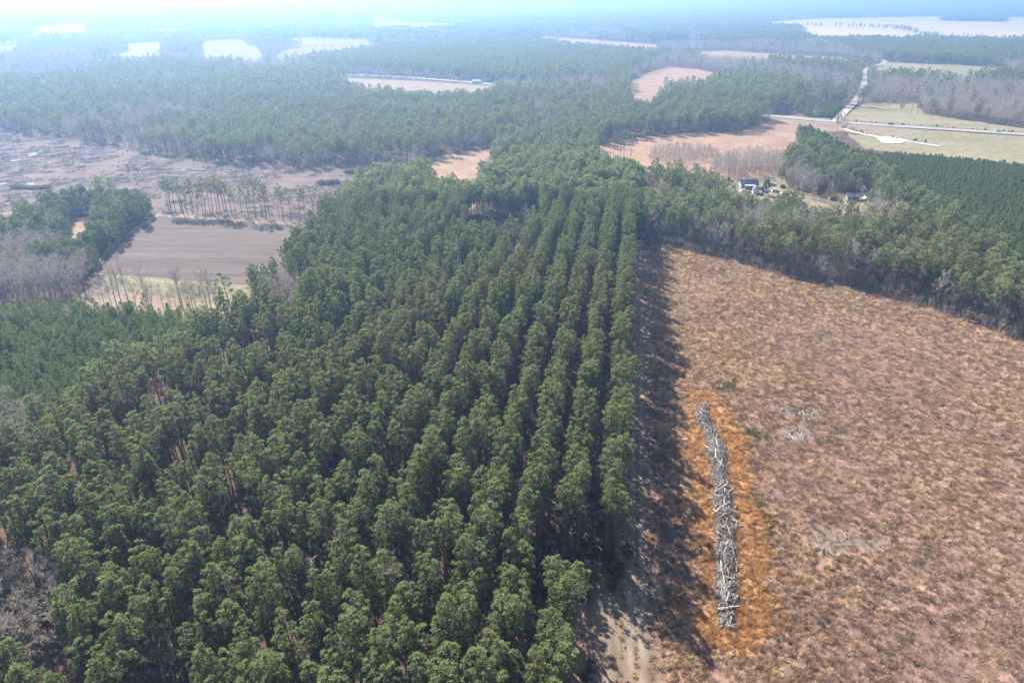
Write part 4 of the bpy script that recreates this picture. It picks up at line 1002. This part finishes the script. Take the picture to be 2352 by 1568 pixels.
# ------------------------------------------------------------------ the windrow of slash, log by log
def log_mesh(seed, k=6):
    r = np.random.default_rng(seed)
    b1, b2 = r.normal(0, 0.05, 2)
    pts = [(-0.5, 0, 0), (-0.15, b1, b2 * 0.5), (0.2, b1 * 1.3, b2), (0.5, r.normal(0, 0.04), 0)]
    V, Fc = tube(pts, [0.5, 0.46, 0.40, 0.30], k)
    # unit length along x, unit diameter across
    V = V.copy(); V[:, 0] = np.clip(V[:, 0], -0.5, 0.5)
    cap = np.array([(0, q + 1, q) for q in range(1, k - 1)])
    return V, np.concatenate([Fc, cap])
LOGV = [log_mesh(1100 + q) for q in range(6)]
LOGM = [mesh_from('log', V, Fc, [M['log']]) for V, Fc in LOGV]
def windrow(line, halfw, hgt, nlog, nstick, label, name='slash_windrow', lmat='log', smat='darklog', part_n=300, lmin=1.5, lmax=5.5, along=0.35):
    """a heap of logs piled along a line: the larger logs are parts, the small sticks one part of kind stuff"""
    L = np.asarray(line); c0 = L.mean(0)
    root = bpy.data.objects.new(name, None); COL.objects.link(root); root.location = (c0[0], c0[1], 0); root.empty_display_size = 0.5
    tag(root, label, 'brush pile')
    seg = np.linalg.norm(np.diff(L, axis=0), axis=1); cum = np.concatenate([[0], np.cumsum(seg)])
    meshes = LOGM if lmat == 'log' else [mesh_from('log', V, Fc, [M[lmat]]) for V, Fc in LOGV]
    bag = Bag()
    prof = lambda t: (0.52 + 0.55 * vnoise(t * cum[-1], 3.0, 7.0) + 0.2 * vnoise(t * cum[-1], 9.0, 2.2)) * min(1, 9 * t + 0.35) * min(1, 9 * (1 - t) + 0.35)
    for q in range(nlog + nstick):
        t = rng.random(); d = t * cum[-1]; i_ = min(np.searchsorted(cum, d, 'right') - 1, len(seg) - 1)
        u = (d - cum[i_]) / seg[i_]; p = L[i_] + (L[i_ + 1] - L[i_]) * u; tg = (L[i_ + 1] - L[i_]) / seg[i_]; nr = np.array([-tg[1], tg[0]])
        pf = prof(t); off = np.clip(rng.normal(0, 0.5), -1.35, 1.35) * halfw * pf
        z = 0.12 + max(0.0, hgt * pf * (1 - (min(1.0, abs(off) / (halfw * pf + 1e-6))) ** 1.6)) * rng.random() ** 0.35
        big = q < nlog
        ln = rng.uniform(lmin, lmax) * (0.6 + 0.4 * rng.random()) if big else rng.uniform(0.5, 2.2)
        dm = rng.uniform(0.14, 0.36) if big else rng.uniform(0.05, 0.12)
        base = math.atan2(tg[1], tg[0]); ang = base + (rng.normal(0, along * 1.6) if rng.random() < 0.7 else rng.random() * 3.14)
        pit = rng.normal(0, 0.16)
        if big:
            o = bpy.data.objects.new('log', meshes[q % len(meshes)]); COL.objects.link(o); o.parent = root
            o.location = (p[0] + nr[0] * off - c0[0], p[1] + nr[1] * off - c0[1], z); o.rotation_euler = (rng.random() * 6, pit, ang)
            o.scale = (ln, dm, dm)
        else:
            V, Fc = LOGV[q % 6]
            w = V * np.array([ln, dm, dm]); cpt, spt = math.cos(pit), math.sin(pit); ca, sa = math.cos(ang), math.sin(ang)
            w = np.stack([w[:, 0] * cpt + w[:, 2] * spt, w[:, 1], -w[:, 0] * spt + w[:, 2] * cpt], 1)
            w = np.stack([w[:, 0] * ca - w[:, 1] * sa + p[0] + nr[0] * off - c0[0], w[:, 0] * sa + w[:, 1] * ca + p[1] + nr[1] * off - c0[1], w[:, 2] + z + 0.05], 1)
            bag.add(w, Fc)
    V, Fc, T = bag.get()
    s = obj('sticks', mesh_from('sticks', V, Fc, [M[smat]]), root); s['kind'] = 'stuff'
    # the earth and rotted wood heaped inside
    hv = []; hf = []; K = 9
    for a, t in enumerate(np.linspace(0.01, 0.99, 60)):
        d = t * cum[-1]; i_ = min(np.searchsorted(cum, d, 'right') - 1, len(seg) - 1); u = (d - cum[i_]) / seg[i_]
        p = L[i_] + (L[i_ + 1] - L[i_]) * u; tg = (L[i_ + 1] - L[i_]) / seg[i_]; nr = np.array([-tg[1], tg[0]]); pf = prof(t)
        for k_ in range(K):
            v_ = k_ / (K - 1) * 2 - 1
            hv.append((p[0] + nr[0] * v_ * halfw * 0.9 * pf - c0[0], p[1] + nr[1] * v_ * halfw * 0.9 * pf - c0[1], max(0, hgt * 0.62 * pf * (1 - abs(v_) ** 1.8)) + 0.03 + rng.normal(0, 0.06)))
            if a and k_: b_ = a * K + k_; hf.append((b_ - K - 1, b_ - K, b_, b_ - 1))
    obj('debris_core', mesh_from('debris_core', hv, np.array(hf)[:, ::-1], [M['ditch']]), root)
    return root
windrow(PILE, 2.9, 1.5, 300, 3000, 'long grey windrow of weathered logs in the orange grass', smat='slashwood')
windrow(smooth_line([at(30, 432), at(75, 434), at(120, 433)]), 3.2, 2.6, 60, 250, 'long dark slash pile at the edge of the logged ground', 'slash_pile', 'darklog', lmin=2, lmax=6)
windrow(smooth_line([at(730, 424), at(760, 422), at(780, 420)]), 4.5, 3.0, 60, 250, 'dark slash pile on the logged ground closest to the tall pines', 'slash_pile', 'darklog', lmin=2, lmax=7)
windrow(smooth_line([at(792, 399), at(815, 396), at(832, 394)]), 4.0, 2.6, 40, 200, 'smaller slash pile beyond the one by the tall pines', 'slash_pile', 'darklog', lmin=2, lmax=6)
# loose logs and sticks lying in the field
def loose_logs(spots, group, label):
    for q, (x_, y_, ln, ang) in enumerate(spots):
        p = at(x_, y_)
        o = obj('fallen_log', LOGM[q % 6], None, (p[0], p[1], 0.42), ang, (ln, 0.2, 0.2)); tag(o, label % nth(q + 1), 'log', group)
loose_logs([(1888, 1264, 3.0, 1.1), (1872, 1262, 1.8, 0.5), (1901, 1270, 2.0, 1.9), (1940, 1232, 1.6, 1.4), (2042, 1240, 1.4, 1.4), (1915, 1280, 1.8, 2.3), (2118, 1136, 4.5, 1.9), (1945, 1290, 4.5, -0.2)],
           'logs by the bare ground', 'weathered log, %s of those lying about the bare grey patch')
sp = [(1790 + rng.uniform(0, 80), 934 + rng.uniform(0, 22), rng.uniform(1, 2.6), rng.uniform(-0.4, 2)) for q in range(22)]
loose_logs(sorted(sp), 'sticks of the upper scatter', 'pale stick, %s from left in the upper scatter of branches')
sp = [(1800 + rng.uniform(0, 55), 984 + rng.uniform(0, 26), rng.uniform(1, 2.6), rng.uniform(-0.4, 2)) for q in range(22)]
loose_logs(sorted(sp), 'sticks of the lower scatter', 'pale stick, %s from left in the lower scatter of branches')
# slash all over the logged ground
def stick_patch(name, seed, n=26, size=9.0):
    r = np.random.default_rng(seed); bag = Bag()
    for q in range(n):
        V, Fc = LOGV[q % 6]; ln = r.uniform(1.0, 5.0); dm = r.uniform(0.10, 0.28); a = r.normal(0.2, 0.7); ca, sa = math.cos(a), math.sin(a)
        w = V * np.array([ln, dm, dm]); c = r.uniform(-size / 2, size / 2, 2)
        bag.add(np.stack([w[:, 0] * ca - w[:, 1] * sa + c[0], w[:, 0] * sa + w[:, 1] * ca + c[1], w[:, 2] + r.uniform(0.1, 0.5)], 1), Fc)
    V, Fc, T = bag.get(); return mesh_from(name, V, Fc, [M['slashwood']])
SLASH = [stick_patch('slash', 1200 + q) for q in range(4)]
cut = OPEN[0][2]
Pl = grid_points(cut.min(0), cut.max(0), 8.0, 0.5); Pl = Pl[inside(Pl, cut) & in_view(Pl, 1)]
Pl = Pl[fbm(Pl[:, 0], Pl[:, 1], 30) > 0.40]
scatter('logging_slash', Pl, SLASH, 'pale sticks and tops strewn over the logged ground', 'slash', 0.6, 1.2)
Pl = grid_points(cut.min(0), cut.max(0), 7.0, 0.5); Pl = Pl[inside(Pl, cut) & in_view(Pl, 1)]
scatter('logging_brush', Pl[fbm(Pl[:, 0] + 50, Pl[:, 1], 22) > 0.55], BRUSH, 'low brown brush on the logged ground', 'undergrowth', 0.5, 1.1)
# standing water in the ruts
for q, (pts, lb) in enumerate([([(380, 394), (400, 388), (438, 387), (440, 391), (405, 396), (385, 397)], 'bright pool of water in the middle of the logged ground'), ([(64, 357), (80, 350), (102, 344), (96, 351), (70, 361)], 'long wet rut reflecting the sky, upper one of two'),
                               ([(22, 371), (40, 365), (52, 362), (44, 369), (28, 374)], 'long wet rut reflecting the sky, lower one of two'), ([(113, 324), (125, 318), (128, 320), (117, 326)], 'small wet rut below the forest edge'), ([(117, 391), (134, 391), (132, 394), (119, 394)], 'small pool between the snags'),
                               ([(60, 423), (78, 420), (82, 426), (62, 427)], 'pool beside the long dark slash pile'), ([(-10, 422), (15, 420), (20, 424), (-10, 427)], 'pool at the picture edge on the logged ground'), ([(440, 390), (490, 393), (470, 394), (440, 392)], 'thin rill running from the bright pool')]):
    sheet('puddle', poly(pts), 'water', 0.30 + 0.004 * q, lb, cat='water', wobble=0.6, seg=1.5)

# ------------------------------------------------------------------ buildings
def box(V, Fc, x0, x1, y0, y1, z0, z1):
    b = len(V)
    V += [(x0, y0, z0), (x1, y0, z0), (x1, y1, z0), (x0, y1, z0), (x0, y0, z1), (x1, y0, z1), (x1, y1, z1), (x0, y1, z1)]
    Fc += [(b, b + 3, b + 2, b + 1), (b + 4, b + 5, b + 6, b + 7), (b, b + 1, b + 5, b + 4), (b + 1, b + 2, b + 6, b + 5), (b + 2, b + 3, b + 7, b + 6), (b + 3, b, b + 4, b + 7)]
def part_box(name, mat, parent, *bx):
    V = []; Fc = []
    for b_ in bx: box(V, Fc, *b_)
    return obj(name, mesh_from(name, V, Fc, [M[mat]]), parent)
def house(name, x, y, rz, w, d, h, rh, wall, roofm, label, cat='house', windows=3, chimney=False, porch=False):
    """gabled building, ridge along its long side: walls with gables, two roof slopes with eaves, door and windows"""
    p = at(x, y)
    root = bpy.data.objects.new(name, None); COL.objects.link(root); root.location = (p[0], p[1], 0); root.rotation_euler = (0, 0, rz); root.empty_display_size = 0.5
    tag(root, label, cat)
    V = [(-w/2, -d/2, 0), (w/2, -d/2, 0), (w/2, d/2, 0), (-w/2, d/2, 0), (-w/2, -d/2, h), (w/2, -d/2, h), (w/2, d/2, h), (-w/2, d/2, h), (-w/2, 0, h + rh), (w/2, 0, h + rh)]
    obj('wall', mesh_from('wall', V, [(0, 1, 5, 4), (2, 3, 7, 6), (1, 2, 6, 9, 5), (3, 0, 4, 8, 7)], [M[wall]]), root)
    e = 0.45; sl = rh / (d / 2); V = []; Fc = []
    for s in (-1, 1):
        b = len(V)
        for zz in (0.03, 0.18):
            V += [(-w/2 - e, s * (d/2 + e), h - e * sl + zz), (w/2 + e, s * (d/2 + e), h - e * sl + zz), (w/2 + e, 0, h + rh + zz), (-w/2 - e, 0, h + rh + zz)]
        Fc += [(b, b+1, b+2, b+3), (b+4, b+7, b+6, b+5), (b, b+4, b+5, b+1), (b+1, b+5, b+6, b+2), (b+3, b+2, b+6, b+7), (b, b+3, b+7, b+4)]
    roof = obj('roof', mesh_from('roof', V, Fc, [M[roofm]]), root)
    if chimney: part_box('chimney', 'brick_wall', roof, (w * 0.2, w * 0.2 + 0.8, -0.4, 0.4, h, h + rh + 0.9))
    for q in range(windows):
        xx = -w / 2 + w * (q + 0.5) / windows
        wd = part_box('window', 'white_paint', root, (xx - 0.6, xx + 0.6, -d/2 - 0.05, -d/2 + 0.02, 0.9, 2.1))
        part_box('pane', 'dark_glass', wd, (xx - 0.5, xx + 0.5, -d/2 - 0.07, -d/2 - 0.04, 1.0, 2.0))
    part_box('door', 'brick_wall', root, (w * 0.5 / max(windows, 1) - 0.45, w * 0.5 / max(windows, 1) + 0.45, -d/2 - 0.06, -d/2 + 0.02, 0.02, 2.05))
    if porch: part_box('porch', 'white_paint', root, (-w * 0.3, w * 0.3, -d/2 - 2.2, -d/2 - 0.02, h - 0.35, h - 0.2), (-w * 0.29, -w * 0.29 + 0.15, -d/2 - 2.1, -d/2 - 1.95, 0, h - 0.36), (w * 0.29 - 0.15, w * 0.29, -d/2 - 2.1, -d/2 - 1.95, 0, h - 0.36))
    return root
house('house', 1718, 430, -0.10, 9.6, 7.0, 2.6, 1.8, 'grey_siding', 'blue_roof', 'low house with a dark blue roof in the sandy yard', windows=4, chimney=True, porch=True)
house('shed', 1735, 444, 1.35, 4.6, 3.2, 2.6, 1.3, 'white_paint', 'grey_roof', 'small white gabled shed in front of the blue-roofed house', 'shed', 1)
house('cabin', 1911, 459, 0.1, 3.8, 3.0, 2.2, 0.9, 'brick_wall', 'rust', 'small dark brown cabin under a tall pine', 'shed', 1)
house('house', 1956, 459, -0.1, 6.2, 4.6, 2.4, 1.2, 'grey_siding', 'grey_roof', 'low grey home half hidden behind a yard tree', windows=3)
house('house', 1246, 273, -0.25, 14.5, 10.0, 3.0, 2.8, 'white_paint', 'white_roof', 'white-roofed house deep in the forest', windows=4, chimney=True)
house('garage', 1218, 276, 0.2, 8.0, 6.0, 2.6, 1.3, 'white_paint', 'white_roof', 'small pale outbuilding beside the white-roofed house', 'garage', 1)
house('barn', 1095, 191, 0.0, 11.0, 7.0, 2.6, 1.6, 'white_paint', 'green_roof', 'pale green-roofed building on the distant highway bend', 'barn', 4)
house('barn', 1985, 214, 0.1, 11.0, 8.0, 3.0, 2.0, 'white_paint', 'white_roof', 'white roof showing through trees beside the side road', 'barn', 2)
house('farm_shed', 8, 53, 0.1, 40.0, 16.0, 5.0, 3.0, 'white_paint', 'white_roof', 'tiny white farm building far away at the upper corner', 'barn', 4)
house('house', 62, 47, 0.1, 30.0, 14.0, 5.0, 3.0, 'white_paint', 'white_roof', 'tiny white building far away beyond the bright corner field', 'barn', 3)
sheet('house_clearing', poly([(1190, 270), (1215, 262), (1260, 268), (1258, 282), (1215, 286)]), 'sandroad', 0.2, 'pale ground around the white-roofed house', cat='ground', wobble=0.5)

# ------------------------------------------------------------------ vehicles
def car(x, y, rz, paint_, label, van=False):
    p = at(x, y)
    root = bpy.data.objects.new('parked_car', None); COL.objects.link(root); root.location = (p[0], p[1], 0.46 if y < 330 else 0.15); root.rotation_euler = (0, 0, rz); root.empty_display_size = 0.5
    tag(root, label, 'car')
    prof = [(-2.25, 0.35), (-2.3, 0.8), (-2.1, 0.98), (-1.0, 1.02), (1.35, 1.02), (2.2, 0.88), (2.3, 0.6), (2.25, 0.35)]
    cab = [(-1.7 if not van else -2.1, 1.02), (-1.25 if not van else -2.0, 1.52), (0.3, 1.55), (1.0, 1.02)]
    def ext(pr, hw, inset=0.0):
        n = len(pr); V = [(a, -hw, b_) for a, b_ in pr] + [(a, hw, b_) for a, b_ in pr]
        return V, [tuple(range(n)), tuple(range(2 * n - 1, n - 1, -1))] + [(q, q + n, (q + 1) % n + n, (q + 1) % n) for q in range(n)]
    V, Fc = ext(prof, 0.9); obj('body', mesh_from('body', V, Fc, [M[paint_]]), root)
    V, Fc = ext(cab, 0.78); obj('windows', mesh_from('windows', V, Fc, [M['dark_glass']]), root)
    part_box('roof', paint_, root, (cab[1][0] - 0.03, cab[2][0] + 0.03, -0.8, 0.8, 1.53, 1.60))
    for xx in (-1.4, 1.4):
        for yy in (-0.86, 0.86):
            V, Fc = tube([(xx, yy - 0.12, 0.33), (xx, yy + 0.12, 0.33)], [0.33, 0.33], 12); obj('wheel', mesh_from('wheel', V, Fc, [M['rubber']]), root)
car(2045, 287.5, -0.10, 'car_dark', 'dark car driving along the distant highway')
car(2291, 303.5, -0.10, 'car_white', 'white car driving along the distant highway, nearest the picture edge')
car(1772, 426, 0.1, 'car_silver', 'pale grey car parked beside the blue-roofed house')
car(1798, 431, 0.9, 'car_dark', 'dark car parked farthest from the blue-roofed house')
car(1780, 441, 0.1, 'car_silver', 'grey car parked on the pale sand behind the cedar')
car(1802, 447, 0.2, 'car_red', 'dark red car parked on the sandy lane')
car(1708, 441, 0.3, 'car_silver', 'silver car parked in front of the blue-roofed house')
car(1990, 459, 0.2, 'tarp', 'blue car parked past the low grey home')

# ------------------------------------------------------------------ haze
hz, nt, out = new_mat('haze')
pv = nt.nodes.new('ShaderNodeVolumePrincipled')
pv.inputs['Color'].default_value = (*HAZE_COLOR, 1); pv.inputs['Density'].default_value = HAZE_DENSITY; pv.inputs['Anisotropy'].default_value = HAZE_G
nt.links.new(pv.outputs[0], out.inputs['Volume'])
V = []; Fc = []; box(V, Fc, -GR - 500, GR + 500, -GR - 500, GR + 500, -1.5, CAM_H + 4)
hme = mesh_from('haze', V, Fc, [hz])
tag(obj('haze', hme), 'pale blue haze lying over the whole landscape', 'haze', kind='stuff')
print('instances done; main pines', nmain, 'mid', len(P1), 'far', len(P2))
